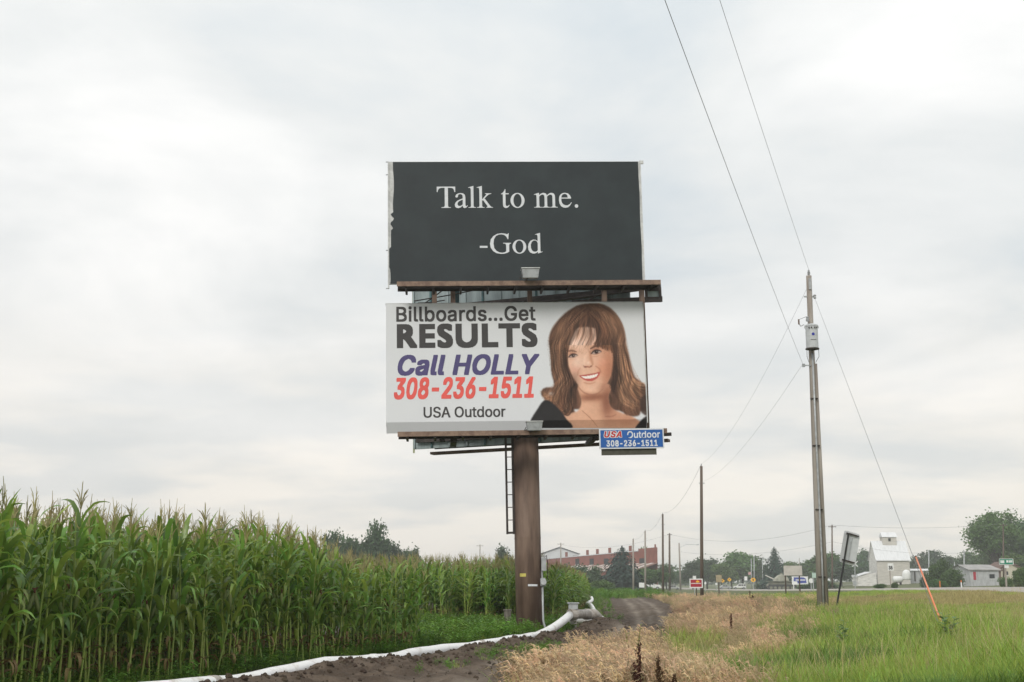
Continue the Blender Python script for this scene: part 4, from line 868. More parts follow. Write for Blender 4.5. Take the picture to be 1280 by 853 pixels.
def seedgrass(seed, nb, h):
    r = random.Random(seed); q = MB(); q2 = MB()
    wind = -.25
    for _ in range(nb):
        a = r.uniform(0, 6.28); bx, by = r.gauss(0, .16), r.gauss(0, .16); hh_ = h * r.uniform(.55, 1.1); ox, oy = cos(a) * .12 * hh_ + wind * hh_ * r.uniform(.1, .9), sin(a) * .15 * hh_
        pts_ = [Vector((bx, by, 0)), Vector((bx + ox * .25, by + oy * .4, hh_ * .5)), Vector((bx + ox * .7, by + oy * .8, hh_ * .85)), Vector((bx + ox * 1.3, by + oy * 1.1, hh_ * .98))]
        q.tube(pts_, [.0022, .002, .0018, .0015], 3, False)
        hd = (pts_[3] - pts_[2]); e_ = pts_[3] + Vector((wind * .35, 0, -.03)) * r.uniform(.3, 1)
        q2.tube([pts_[2], pts_[2].lerp(pts_[3], .55), pts_[3], e_], [.002, .0065, .0075, .0015], 4, False)
        for k in range(9):
            c = pts_[2].lerp(pts_[3], r.random()); d = Vector((r.gauss(0, .03), r.gauss(0, .03), r.gauss(.0, .03))); u = Vector((r.gauss(0, 1), r.gauss(0, 1), r.gauss(0, 1))).normalized() * .007
            q2.add([c - u, c + u, c + d], [(0, 1, 2)])
    o = len(q.v); nf = len(q.f); q.v += q2.v; q.f += [tuple(i + o for i in f) for f in q2.f]
    for _ in range(10):
        a = r.uniform(0, 6.28); bx, by = r.gauss(0, .15), r.gauss(0, .15); hh_ = h * r.uniform(.3, .7); s = len(q.v); ca, sa = cos(a), sin(a)
        q.v += [(bx - sa * .005, by + ca * .005, 0), (bx + sa * .005, by - ca * .005, 0), (bx + ca * .12 - sa * .004, by + sa * .12 + ca * .004, hh_ * .8), (bx + ca * .12 + sa * .004, by + sa * .12 - ca * .004, hh_ * .8), (bx + ca * .28, by + sa * .28, hh_ * .85)]; q.f += [(s, s + 1, s + 3, s + 2), (s + 2, s + 3, s + 4)]
    me_ = q.mesh('seedgrass', TAN, True); me_.materials.append(TANH); mi = [0] * len(q.f)
    for k in range(nf, nf + len(q2.f)): mi[k] = 1
    me_.polygons.foreach_set('material_index', mi); return me_
GT = [tuft(1, GREEN, 34, .34, .10, .010, .16), tuft(2, GREEN, 34, .42, .12, .011, .22), tuft(3, DARKG, 30, .38, .12, .012, .18), tuft(4, OLIVE, 30, .36, .12, .009, .20), tuft(5, GREEN, 40, .16, .08, .010, .08), tuft(6, OLIVE, 36, .18, .08, .009, .08)]
DT = [seedgrass(i, 34, .74) for i in range(5)]
def broad(seed, n, h, m, ln=.10, wd=.05):
    r = random.Random(seed); q = MB()
    for s in range(n):
        a = r.uniform(0, 6.28); bx, by = r.gauss(0, .12), r.gauss(0, .12); hh_ = h * r.uniform(.5, 1.1); tp = Vector((bx + cos(a) * .1 * hh_, by + sin(a) * .1 * hh_, hh_)); q.tube([(bx, by, 0), tp], [.005, .002], 3, False)
        for k in range(9):
            t = r.uniform(.2, 1); c = Vector((bx, by, 0)).lerp(tp, t); b = r.uniform(0, 6.28); d = Vector((cos(b), sin(b), r.uniform(-.2, .7))).normalized(); sd_ = Vector((-sin(b), cos(b), 0)); l = ln * r.uniform(.6, 1.3); w2 = wd * r.uniform(.6, 1.2)
            q.add([c, c + d * l * .5 + sd_ * w2 * .5, c + d * l + Vector((0, 0, -l * .2)), c + d * l * .5 - sd_ * w2 * .5], [(0, 1, 2, 3)])
    return q.mesh('weed', m, False)
WT = [broad(i, 7, .5, WEED, .13, .06) for i in range(4)]
STEMS = [tuft(40 + i, OLIVE, 9, .75, .10, .005, .22, .2) for i in range(2)] + [tuft(50, leafmat('straw_stem', (.55, .46, .26), .2, .3, .8), 7, .8, .12, .005, .3, .2)]
def dry_edges(y): return np.interp(y, GY, GX), np.interp(y, [8, 14, 18, 25, 43, 60, 100, 150, 170], [.6, 1.2, 2.0, 3.9, 8.3, 12.0, 16.0, 19, 19.8])
def green_pts(n, y0, y1, power=2.):
    out_ = []
    while len(out_) < n:
        y = y0 + (y1 - y0) * random.random() ** power; x = random.uniform(-.05, .47) * y
        tl = np.interp(y, GY, GX)
        if x < tl - .1: continue
        if x > road_x(y) - .8: continue
        out_.append((x, y))
    return np.array(out_)
gp = green_pts(26000, 11, 105, 1.7); lo_e, hi_e = dry_edges(gp[:, 1])
jit = rng.normal(0, 1.3, len(gp)); keep = (gp[:, 0] > hi_e - .5 + jit) | (rng.random(len(gp)) < .18 + .5 * (vnoise(gp[:, 0], gp[:, 1], .55) < .42)); gp = gp[keep]; n = len(gp)
hi_e = dry_edges(gp[:, 1])[1]; patch = vnoise(gp[:, 0], gp[:, 1], .22); patch2 = vnoise(gp[:, 0] + 40, gp[:, 1], .5); roadd = road_x(gp[:, 1]) - gp[:, 0]
ix = np.where(roadd < 10 + 5 * patch2, np.where(patch > .60, 5, 4), np.where(patch > .74, 3, np.where(patch2 > .66, 2, rng.integers(0, 2, n)))); ix = np.where((gp[:, 0] - hi_e < 1.6) & (rng.random(n) < .55), 3, ix)
sc = .86 * rng.uniform(.45, 1.3, n) * (.65 + .7 * vnoise(gp[:, 0] + 9, gp[:, 1], .45)) * np.interp(gp[:, 1], [10, 60, 105], [1, 1.25, 1.5]); sc *= np.where(roadd < 10, .8, 1)
scatter('verge_grass', np.column_stack([gp, H(gp[:, 0], gp[:, 1]) - .01]), rng.uniform(0, 6.28, n), sc, ix, GT, dict(label='rough green grass of the ditch and road verge', category='grass'), rng.normal(0, .08, (n, 2)))
sp_ = green_pts(2600, 14, 60, 1.4); n = len(sp_)
scatter('seed_stalks', np.column_stack([sp_, H(sp_[:, 0], sp_[:, 1]) - .01]), rng.uniform(0, 6.28, n), rng.uniform(.4, 1.0, n), rng.integers(0, 3, n), STEMS, dict(label='thin straw-coloured seed stalks standing above the green verge', category='grass'), rng.normal(0, .12, (n, 2)))
dp = []
while len(dp) < 5600:
    y = 13.6 + 148 * random.random() ** 2.0; l, h_ = dry_edges(y); bl = .9 + .04 * y; x = random.uniform(l - .15 + .4 * math.sin(y), h_ + bl)
    if vnoise(np.array(x), np.array(y), .55) < .30 + .12 * random.random(): continue
    if random.random() < min(1., max(0., (h_ + bl - x) / (1.5 * bl))) ** 1.5 + .03: dp.append((x, y))
dp = np.array(dp); n = len(dp)
scatter('dry_grass', np.column_stack([dp, H(dp[:, 0], dp[:, 1]) - .02]), rng.normal(0, .5, n), (rng.uniform(.45, 1.2, n) * (.55 + .75 * vnoise(dp[:, 0], dp[:, 1], .7))) * np.interp(dp[:, 1], [12, 17, 24, 40, 60, 150], [.8, .66, .66, .78, .58, .5]), rng.integers(0, 5, n), DT, dict(label='tan dry seeding grass between the dirt track and the green verge', category='grass'), rng.normal(0, .06, (n, 2)))
# weeds in the notch round the column, at the corn's foot and in the track
wp = []
while len(wp) < 1500:
    y = random.uniform(29, 47.2); x = random.uniform(-.085 * y - 1.2, 1.6 + (y - 36) * .06)
    if y < 36.6 and x > np.interp(y, LY, LX) - .5: continue
    if (x - .5) ** 2 + (y - 37) ** 2 < .8: continue
    wp.append((x, y, random.uniform(.4, 1.0)))
for i in range(1300):
    y = random.uniform(8, 30); x = np.interp(y, [e_[1] for e_ in EA], [e_[0] for e_ in EA]) + random.uniform(-2.2, .45); wp.append((x, y, random.uniform(.3, .75)))
for i in range(170):
    y = random.gauss(27.5, 2.2); l0 = np.interp(y, LY, LX); x = l0 + abs(random.gauss(1.0, .55)) + .3; wp.append((x, y, random.uniform(.15, .45)))
for i in range(420):
    y = random.uniform(41, 125); x = np.interp(y, LY, LX) + random.uniform(-1.6, .7); wp.append((x, y, random.uniform(.3, .6)))
for i in range(350):
    y = random.uniform(120, 190); x = np.interp(y, TY, TX) + random.uniform(-4, 4) ; wp.append((x, y, random.uniform(1., 2.)))
wp = np.array(wp); n = len(wp)
scatter('green_weeds', np.column_stack([wp[:, :2], H(wp[:, 0], wp[:, 1]) - .02]), rng.uniform(0, 6.28, n), wp[:, 2], rng.integers(0, 6, n), WT + [GT[0], GT[2]], dict(label='low bright green weeds round the column and along the corn', category='weeds'), rng.normal(0, .1, (n, 2)))
def dock(px, py, h, label, n=3):
    c = G(px, py) if py < 60 else gpx(px, py); t = thing('dock_weed', label, 'weed', c, group='brown seeding dock weeds')
    r = random.Random(int(px)); q = MB(); s = MB()
    for i in range(n):
        a = r.uniform(0, 6.28); top = Vector((cos(a) * .16 * (i > 0), sin(a) * .16 * (i > 0), h * (1 if i == 0 else r.uniform(.6, .85)))); q.tube([(0, 0, -.03), top * .5 + Vector((.01, 0, 0)), top], [.008, .006, .003], 5)
        for k in range(300):
            u = r.uniform(.52, 1); cc = top * u + Vector((r.gauss(0, .020 * (1.4 - u) / .8), r.gauss(0, .02), r.gauss(0, .015))); d = [Vector((r.gauss(0, .009), r.gauss(0, .009), r.gauss(0, .014))) for _ in range(3)]; s.add([cc + d[0], cc + d[1], cc + d[2]], [(0, 1, 2)])
    q.build('stem', DOCK, t); s.build('seed_head', DOCK, t)
dock(797, 13.4, .80, 'dark brown dock stalk with two heads low in the dry grass at centre foreground', 3); dock(821, 13.2, .64, 'shorter dark dock stalk right of its neighbour at the bottom edge', 2)
dock(938, 764, .9, 'broad rust-brown dock clump standing in dry grass near the far sign', 6); dock(915, 815, .75, 'thin brown dock stalk leaning in the middle of the dry grass', 1)
def leafy(px, py, h, label, m, ln=.16, wd=.07, nst=3, name='milkweed'):
    c = gpx(px, py); t = thing(name, label, 'weed', c); r = random.Random(int(px * 3)); q = MB()
    for i in range(nst):
        a = r.uniform(0, 6.28); top = Vector((cos(a) * .14 * h, sin(a) * .14 * h, h * r.uniform(.7, 1))); q.tube([(0, 0, -.03), top], [.008, .004], 5)
        for k in range(12):
            u = .18 + .8 * k / 11; cc = top * u; b = k * 2.4 + i; d = Vector((cos(b), sin(b), .55)).normalized(); sd_ = Vector((-sin(b), cos(b), 0)); l = ln * (1.15 - .5 * u) * r.uniform(.8, 1.2); w2 = wd * (1.1 - .4 * u)
            MB().add([cc, cc + d * l * .35 + sd_ * w2 * .5, cc + d * l * .75 + sd_ * w2 * .35 + Vector((0, 0, -l * .08)), cc + d * l + Vector((0, 0, -l * .22)), cc + d * l * .75 - sd_ * w2 * .35 + Vector((0, 0, -l * .08)), cc + d * l * .35 - sd_ * w2 * .5], [(0, 1, 2, 3, 4, 5)]).build('leaf', m, t)
    q.build('stem', m, t)
MILK = leafmat('milkweed_leaf', (.15, .25, .09), .15, .25, .6); YEL = leafmat('yellow_weed', (.20, .24, .04), .2, .3, .6)
leafy(1188, 812, .62, 'broad-leaved grey-green milkweed at the foot of the orange guy guard', MILK, .2, .1, 3); leafy(1052, 822, .6, 'pale broad-leaved milkweed in the grass below the leaning sign', MILK, .18, .08, 3)
leafy(792, 850, .95, 'yellow-green leafy weed rising behind the dark dock stalks', YEL, .14, .03, 3, 'tall_weed'); leafy(850, 850, .75, 'yellowish weed leaning in the dry grass right of the docks', YEL, .12, .03, 2, 'tall_weed')
# ---------------------------------------------------------------- utility poles and lines
WOOD = mat('grey_pole_wood', (.33, .30, .265), .85, .25, 5, col2=(.21, .18, .155), stretch=(1, 1, .06), bump=.004, bscale=25); WOODB = mat('brown_pole_wood', (.135, .10, .078), .85, .25, 5, stretch=(1, 1, .06))
CER = mat('grey_porcelain', (.40, .41, .42), .3, .1, 9); WIRE = mat('wire', (.16, .16, .165), .5, .1, 9); TANK = mat('grey_transformer_paint', (.50, .52, .53), .4, .08, 4, coat=.2)
def wire(name, a, b, sag, r, label, n=24, group=None, m=WIRE):
    a, b = Vector(a), Vector(b); pts_ = [a.lerp(b, i / n) - Vector((0, 0, 4 * sag * (i / n) * (1 - i / n))) for i in range(n + 1)]
    return MB().tube(pts_, r, 5).build(name, m, label=label, category='wire', **({'group': group} if group else {}))
D1 = 43.; base = gpx(1026.5, 767); D1 = base.y; top = P(1011, 345, D1)
UPO = thing('utility_pole', 'grey wooden utility pole with a transformer near its top, right of the billboard', 'utility pole', base); UPO['_org'] = list(base)
ax = lambda t: Vector(base).lerp(top, t)
MB().tube([ax(-.03), ax(.3), ax(.7), ax(1)], [.135, .125, .11, .10], 14).build('pole', WOOD, UPO, smooth=True)
# second slim pole lashed alongside and white conduit between
MB().tube([P(1033.5, 766, D1 + .05) - Vector((0, 0, .2)), P(1026, 600, D1 + .05), P(1019, 455, D1 + .05)], [.085, .08, .07], 10).build('side_timber', WOOD, UPO, smooth=True)
cd = [P(1029.8, 768, D1 - .16), P(1027.4, 700, D1 - .15), P(1020, 545, D1 - .13), P(1015.5, 442, D1 - .12)]
MB().tube(cd, .035, 8).build('conduit', GALV, UPO, smooth=True)
for py in (723, 640, 560, 500): p = cd[0].lerp(cd[3], (768 - py) / 326.); MB().box(p + Vector((0, .05, 0)), (.26, .14, .04)).build('strap', DSTEEL, UPO)
# top insulator
MB().lathe([(.03, -.05), (.035, .02), (.07, .04), (.03, .07), (.06, .10), (.028, .13), (.045, .16), (.02, .2), (.01, .22)], P(1011, 344, D1), 12).build('insulator', CER, UPO, smooth=False)
MB().box(P(1011.5, 356, D1) + Vector((0, -.13, 0)), (.10, .03, .42)).build('bracket', CER, UPO)
p = P(1012, 371, D1); MB().box(p, (.42, .05, .05)).build('spool_bracket', GALV, UPO); MB().lathe([(.03, -.08), (.06, -.05), (.035, 0), (.06, .05), (.03, .08)], P(1018.5, 371, D1 - .08), 10).build('insulator', CER, UPO)
# transformer
c = P(1014.8, 421, D1 - .36); R_ = .225
TF = MB().lathe([(R_ * .96, -.44), (R_, -.42), (R_, .36), (R_ * 1.06, .37), (R_ * 1.06, .42), (R_ * .8, .46), (.04, .48)], c, 24).build('transformer', TANK, UPO, smooth=False)
MB().lathe([(R_ * 1.12, -.48), (R_ * 1.12, -.445)], c, 24).build('base_ring', DSTEEL, TF)
for dx_ in (-.14, -.06, .06, .14): MB().tube([c + Vector((dx_, -sqrt(R_ ** 2 - dx_ ** 2), .31)), c + Vector((dx_, -sqrt(R_ ** 2 - dx_ ** 2) - .07, .30))], .022, 8).build('bushing', DSTEEL, TF)
q = MB(); q.tube([c + Vector((.0, -R_ - .001, .06)), c + Vector((0, -R_ - .006, .06))], .055, 14); q.build('round_emblem', mat('blue_emblem', (.03, .04, .35), .5), TF)
MB().box(c + Vector((0, -R_ - .002, -.15)), (.2, .006, .015)).build('number_plate', DSTEEL, TF)
for s in (-1, 1): MB().box(c + Vector((s * R_ * 1.05, 0, .36)), (.05, .05, .10)).build('lifting_lug', TANK, TF); MB().tube([c + Vector((s * R_ * .95, -.05, -.44)), c + Vector((s * R_ * .98, -.05, -.75)), c + Vector((s * .12, .1, -.95))], .010, 5).build('lead', WIRE, TF)
MB().lathe([(.045, 0), (.075, .03), (.045, .06), (.07, .09), (.04, .12), (.06, .15), (.03, .19)], P(1009.5, 402, D1 - .3), 10).build('bushing', CER, TF)
MB().box(P(998.5, 402.5, D1 - .3), (.05, .05, .19)).build('fuse_cutout', mat('brown_fuse', (.14, .09, .06), .5), UPO); MB().tube([P(998.8, 405, D1 - .3), P(1001, 408, D1 - .3), P(1005, 406, D1 - .3)], .02, 6).build('cutout_arm', CER, UPO); MB().tube([P(999, 399.5, D1 - .3), P(1008, 396, D1 - .3)], .008, 5).build('lead', WIRE, UPO)
MB().box(P(1004.5, 457, D1 - .1), (.10, .06, .12)).build('spool_bracket', GALV, UPO); MB().box(P(1008.5, 457, D1 - .1), (.3, .04, .04)).build('crossbar', GALV, UPO)
# the other poles of the line
def plain_pole(px, pyt, d, r0, label, arm=0, m=WOODB, group='wooden poles along the highway', lamp=None, lean=0):
    b = G(px, d); t = P(px - lean, pyt, d); o = thing('utility_pole', label, 'utility pole', b, group=group); o['_org'] = list(b)
    MB().tube([b - Vector((0, 0, .5)), b.lerp(t, .5), t], [r0, r0 * .88, r0 * .72], 10).build('pole', m, o, smooth=True)
    MB().lathe([(.03, 0), (.06, .06), (.03, .12), (.05, .18), (.02, .24)], t, 8).build('insulator', CER, o)
    if arm:
        MB().bar(t + Vector((-arm / 2, -.1, -.35)), t + Vector((arm / 2, -.1, -.35)), .1, .12).build('crossarm', m, o)
        for s in (-.45, .45): MB().lathe([(.03, 0), (.06, .08), (.03, .16)], t + Vector((s * arm, -.1, -.29)), 8).build('insulator', CER, o)
    else: MB().box(t - Vector((0, 0, (t.z - b.z) * .13)), (.5, .12, .08)).build('spool_bracket', GALV, o)
    if lamp:
        e_ = P(lamp[0], lamp[1], d); k = b.lerp(t, .9); MB().tube([k, k.lerp(e_, .4) + Vector((0, 0, .5)), e_], .05, 6).build('lamp_arm', GALV, o); MB().box(e_ + Vector((.2, 0, -.05)), (.75, .3, .18)).build('lamp_head', GALV, o, bevel=.04)
    return b, t
b2_, t2_ = plain_pole(876.7, 583, 115, .165, 'bare brown utility pole beside the red sign, second along the line'); b3_, t3_ = plain_pole(828.4, 643, 186, .175, 'third utility pole along the line, left of the second'); b4_, t4_ = plain_pole(806.4, 664, 245, .20, 'utility pole just behind the white truck', m=WOOD); b5_, t5_ = plain_pole(791.5, 674, 285, .22, 'utility pole standing in front of the dark spruce', m=WOOD)
plain_pole(836.8, 667, 330, .3, 'far utility pole with a short crossarm right of the third pole', 1.2); plain_pole(850.5, 679, 340, .25, 'leaning grey street-light pole with a long curved lamp arm', 0, WOOD, lamp=(871, 681), lean=1.6)
b8, t8 = plain_pole(1040, 656.5, 250, .17, 'tall thin pole with a small crossarm behind the leaning sign', 1.5); plain_pole(701, 679, 420, .25, 'far pole with crossarm in front of the pale warehouse gable', 2.2, WOOD); plain_pole(600, 681, 380, .2, 'tiny far pole showing just above the corn tops', 2.0, WOOD)
b9, t9 = plain_pole(1254, 655, 262, .17, 'thin brown pole in front of the big tree at right', 1.5); plain_pole(1205, 689, 300, .16, 'pale short pole right of the bushes', 0, GALV); plain_pole(1161, 688, 330, .16, 'pale thin pole behind the bushes right of the barn', 0, GALV); plain_pole(939, 699, 420, .16, 'left one of two pale thin poles behind the highway', 0, GALV); plain_pole(942.5, 696, 400, .18, 'right one of two pale thin poles behind the highway', 0, GALV)
plain_pole(953, 698, 430, .14, 'faint thin pole left of the dark spruce', 0, GALV); plain_pole(1193, 703, 380, .14, 'faint far pole between bushes and pale pole', 0, GALV); plain_pole(999, 698, 430, .14, 'faint far pole behind the white sign board', 0, WOOD)
t1 = top + Vector((0, 0, .26)); t1b = P(1003.5, 455, D1 - .1)
def beyond(A, px, drop, sag, label):
    r = ray(px, 0); d = (A.z - drop - CAMZ) / (r[2] / r[1]); Q = P(px, 0, d); k = (A.y + 28) / (A.y - d); E_ = A + (Q - A) * k; E_.z = A.z + .2; wire('power_line', A, E_, sag, .005, label)
beyond(t1, 899, .45, .55, 'upper overhead wire running from the pole top out of the picture'); beyond(t1b, 831, .5, .6, 'lower overhead wire running from below the transformer out of the picture')
wire('power_line', P(1008, 362, D1), t2_ + Vector((0, 0, .2)), 1.0, .0045, 'upper wire from the transformer pole to the second pole'); wire('power_line', t1b, t2_ - Vector((0, 0, 1.4)), .8, .0045, 'lower wire from the transformer pole to the second pole')
wire('power_line', t2_ + Vector((0, 0, .2)), t3_ + Vector((0, 0, .2)), 1.2, .012, 'wire from the second pole to the third'); wire('power_line', t3_ + Vector((0, 0, .2)), t4_ + Vector((0, 0, .2)), 1.0, .014, 'wire from the third pole to the fourth'); wire('power_line', t4_ + Vector((0, 0, .2)), t5_ + Vector((0, 0, .2)), .8, .014, 'wire between the two poles by the spruce')
wire('power_line', P(701, 681, 420), P(837, 668, 330), 2.0, .02, 'far wire from the warehouse pole to the short-crossarm pole'); wire('power_line', P(837, 668, 330), t8, 2.4, .02, 'far wire from the crossarm pole to the thin pole behind the leaning sign'); wire('power_line', t8, t9, .7, .02, 'far upper wire crossing above the barn'); wire('power_line', t9, t9 + Vector((60, 6, .5)), .7, .02, 'far upper wire leaving at the right edge')
wire('power_line', P(850, 690, 340), t8 - Vector((0, 0, 3.2)), 1.5, .018, 'far lower wire above the highway trees'); wire('power_line', t8 - Vector((0, 0, 3.2)), P(1206, 691, 300), 1.0, .018, 'far lower wire crossing the barn roof')
# guy wire with its orange guard
ga = gpx(1182, 792); gb_ = P(1018.5, 373, D1); GW = thing('guy_wire', 'slanting guy wire with a bright orange guard tube near the ground', 'guy wire', ga); GW['_org'] = list(ga)
gg0 = ga.lerp(gb_, .0); MB().tube([ga - Vector((0, 0, .2)), gb_], .006, 6).build('wire', WIRE, GW)
def onl(py):
    for t in np.linspace(0, .5, 2000):
        q_ = ga.lerp(gb_, t); v = q_ - Vector((0, 0, CAMZ)); yc = v.y * cos(TH) + v.z * sin(TH); zc = -v.y * sin(TH) + v.z * cos(TH)
        if 426.5 - 1600 * zc / yc < py: return q_
g0, g1 = onl(783), onl(697); MB().tube([g0, g1], .019, 10).build('guard', mat('orange_plastic', (.70, .20, .09), .5, .15, 6, col2=(.62, .27, .16)), GW, smooth=True); MB().tube([g1, g1 + (gb_ - ga).normalized() * .05], .02, 8).build('guard_cap', DSTEEL, GW)
# ---------------------------------------------------------------- signs
BLK = mat('black_post', (.018, .018, .019), .5, .1, 9); SHEET = mat('bare_aluminium_sheet', (.62, .64, .66), .45, .06, 3, metal=.2)
b = gpx(1044, 764); LS = thing('road_sign', 'leaning road sign seen from behind, white panel on a black post', 'road sign', b, (radians(0), radians(12.0), radians(0)))
BR3 = Matrix.Rotation(radians(12), 3, 'Y').inverted()
def ls(px, py, dd=0.): return BR3 @ (P(px, py, b.y + dd) - b)
tl, tr_, br_, bl = ls(1056.5, 663), ls(1077.5, 668.5), ls(1069.5, 707.5), ls(1047.5, 702)
YW = .20   # the panel is turned: its right edge lies farther back
cx = (tl.x + tr_.x + br_.x + bl.x) / 4; w_ = ((tr_.x - tl.x) + (br_.x - bl.x)) / 2; zt_ = (tl.z + tr_.z) / 2; zb_ = (bl.z + br_.z) / 2; rr = .07
def rpx(x, z, y): return (cx + x, y + .12 + (x / w_) * YW, z)
co = []
for (sx, sz) in ((1, 1), (-1, 1), (-1, -1), (1, -1)):
    for k in range(5):
        a = {(1, 1): 0, (-1, 1): pi / 2, (-1, -1): pi, (1, -1): 1.5 * pi}[(sx, sz)] + k / 4 * pi / 2; co.append((sx * (w_ / 2 - rr) + rr * cos(a), sz * ((zt_ - zb_) / 2 - rr) + rr * sin(a)))
zm = (zt_ + zb_) / 2; sh = ((tl.z - tr_.z) + (bl.z - br_.z)) / 2 / w_
q = MB(); n = len(co); q.add([rpx(x, zm + z - x * sh, -.06) for x, z in co] + [rpx(x, zm + z - x * sh, -.055 + .008) for x, z in co], [tuple(range(n)), tuple(range(2 * n - 1, n - 1, -1))] + [((i + 1) % n, i, i + n, (i + 1) % n + n) for i in range(n)]); q.build('panel', SHEET, LS)
MB().box((-.0, -.12, (zt_ - .12) / 2 - .1), (.06, .05, zt_ - .1 + .2)).build('post', BLK, LS)
tq = ls(1066.5, 670); uq = ls(1061, 706); MB().bar((tq.x - .02, .045, tq.z), (uq.x - .02, .045, uq.z), .03, .04).build('stiffener', GALV, LS)
for z in (zt_ - .09, zb_ + .10): MB().bar((cx - w_ * .36, .0 - YW * .36, z + w_ * .36 * sh), (cx + w_ * .40, .0 + YW * .40, z - w_ * .40 * sh), .05, .05).build('crossbar', DSTEEL, LS)

def signpost(name, label, px, d, panels, posts, m_post=GALV, rpost=.05, group=None):
    """panels: (px0, px1, py0, py1, material, shape); posts: (px, py_top)"""
    b = G(px, d); t = thing(name, label, 'sign', b, group=group); t['_org'] = list(b)
    for ppx, pyt in posts:
        p = G(ppx, d); tp = P(ppx, pyt, d); MB().bb(p.x - rpost, p.x + rpost, d, d + 2 * rpost, p.z - .3, tp.z).build('post', m_post, t)
    outp = []
    for (a0_, a1_, c0_, c1_, m, shp) in panels:
        A = P(a0_, c1_, d); B = P(a1_, c0_, d); q = MB()
        if shp == 'diamond': cx_, cz_ = (A.x + B.x) / 2, (A.z + B.z) / 2; q.prism([(cx_, A.z), (B.x, cz_), (cx_, B.z), (A.x, cz_)], d - .06, d - .03)
        elif shp == 'round': cx_, cz_ = (A.x + B.x) / 2, (A.z + B.z) / 2; q.prism(circ(cx_, cz_, (B.x - A.x) / 2, (B.z - A.z) / 2, 16), d - .06, d - .03)
        else: q.bb(A.x, B.x, d - .06, d - .03, A.z, B.z)
        outp.append(q.build('panel', m, t))
    return t, d, outp
def deco(t, parent, d, a0_, a1_, c0_, c1_, m, name='sign_mark', lift=.005):
    A = P(a0_, c1_, d - .06); B = P(a1_, c0_, d - .06); MB().bb(A.x, B.x, d - .06 - lift, d - .0605, A.z, B.z).build(name, m, parent, org=t['_org'])
def word(t, parent, d, txt, box, m, bold=.03):
    ps = sans(txt, bold); xs = [p[0] for g in ps for p in g]; zs = [p[1] for g in ps for p in g]; A = P(box[0], box[3], d - .07); B = P(box[1], box[2], d - .07); q = MB()
    for g in ps: q.poly([(A.x + (p[0] - min(xs)) / (max(xs) - min(xs)) * (B.x - A.x), d - .068, A.z + (p[1] - min(zs)) / (max(zs) - min(zs)) * (B.z - A.z)) for p in g])
    q.build('lettering', m, parent, org=t['_org'])
REDP = mat('red_sign_panel', (.36, .012, .03), .5, .08, 4); YELP = mat('yellow_paint', (.80, .42, .02), .5, .06, 4); WHT = mat('white_sign_paint', (.72, .73, .72), .5, .06, 4); BEI = mat('beige_board', (.50, .47, .43), .7, .06, 3); BLUP = mat('deep_blue_paint', (.035, .06, .30), .5, .08, 3); GRNP = mat('green_sign_paint', (.0, .20, .12), .5, .06, 3); TANP = mat('tan_board', (.36, .30, .20), .8, .1, 3); BROWNP = mat('brown_post', (.07, .05, .04), .8, .1, 6)
t, d, pn = signpost('advert_sign', 'red rectangular sign with white border and yellow sun by the second pole', 870, 112, [(862, 878.2, 723.6, 735.2, WHT, 'r')], [(870.3, 726)], BROWNP, .04)
deco(t, pn[0], d, 863.3, 877.0, 724.8, 733.9, REDP, 'red_field', .004)
A = P(872, 728.3, d - .07); rs_ = 2.3 * d / 1640
MB().prism([(A.x + rs_ * cos(a), A.z + rs_ * sin(a) * 1.1) for a in np.linspace(0, pi, 12)], d - .068, d - .0655).build('sun_mark', YELP, pn[0], org=t['_org'])
r_ = random.Random(2); x_ = 864
while x_ < 876: w2 = r_.uniform(.7, 1.3); deco(t, pn[0], d, x_, x_ + w2, 728.8 + r_.uniform(0, .3), 730.0, WHT, 'lettering_stroke', .007); x_ += w2 + .25
signpost('paper_notice', 'small pale notice behind the red sign', 868, 135, [(866, 870, 720.0, 724.6, WHT, 'r')], [(868, 721)], GALV, .03)
signpost('notice_board', 'tan square board on a dark post left of the diamond signs', 898.5, 150, [(895, 902, 719, 728, TANP, 'r')], [(898.5, 719)], BROWNP, .06)
YG = 'yellow warning signs beyond the highway'
for px, py, r, lab in ((903.2, 726.3, 2.6, 'small yellow diamond sign partly behind the tan board'), (911.7, 724.8, 2.7, 'yellow diamond sign between the tan board and the white car')):
    t, d, pn = signpost('warning_sign', lab, px, 330, [(px - r, px + r, py - r, py + r, YELP, 'diamond')], [(px, py)], GALV, .05, YG); deco(t, pn[0], d, px - .5, px + .5, py - 1, py + .6, DSTEEL)
t, d, pn = signpost('warning_sign', 'round-cornered yellow sign mounted on the pale thin pole', 941.5, 320, [(938.6, 944.4, 722.4, 727.8, YELP, 'round')], [(941.5, 722.6)], GALV, .05, YG); deco(t, pn[0], d, 940.8, 942.2, 723.6, 726.4, DSTEEL)
signpost('route_marker', 'small white route sign above the parked white car', 932.4, 340, [(930.6, 934, 720.8, 725.8, WHT, 'r')], [(932.4, 722)]); signpost('route_marker', 'small white round marker left of the tan board', 881.6, 300, [(880.2, 883, 727.8, 730.8, WHT, 'round')], [(881.6, 729)]); signpost('route_marker', 'small white round marker just right of the tan board post', 895.2, 310, [(893.9, 896.7, 728.6, 731.6, WHT, 'round')], [(895.2, 730)])
signpost('board_sign', 'blank white board on two dark posts, seen from behind', 990, 118, [(979.8, 1002.2, 707.4, 719.6, BEI, 'r')], [(982, 708.5), (999.6, 708.5)], BROWNP, .055)
t, d, pn = signpost('visitor_sign', 'white sign with a dark blue state-shaped emblem below the blank board', 1000, 300, [(990, 1009.8, 720.8, 731, WHT, 'r')], [(992, 722), (1008, 722)], WHT, .08)
A = lambda x, y: (P(x, y, d - .07).x, P(x, y, d - .07).z)
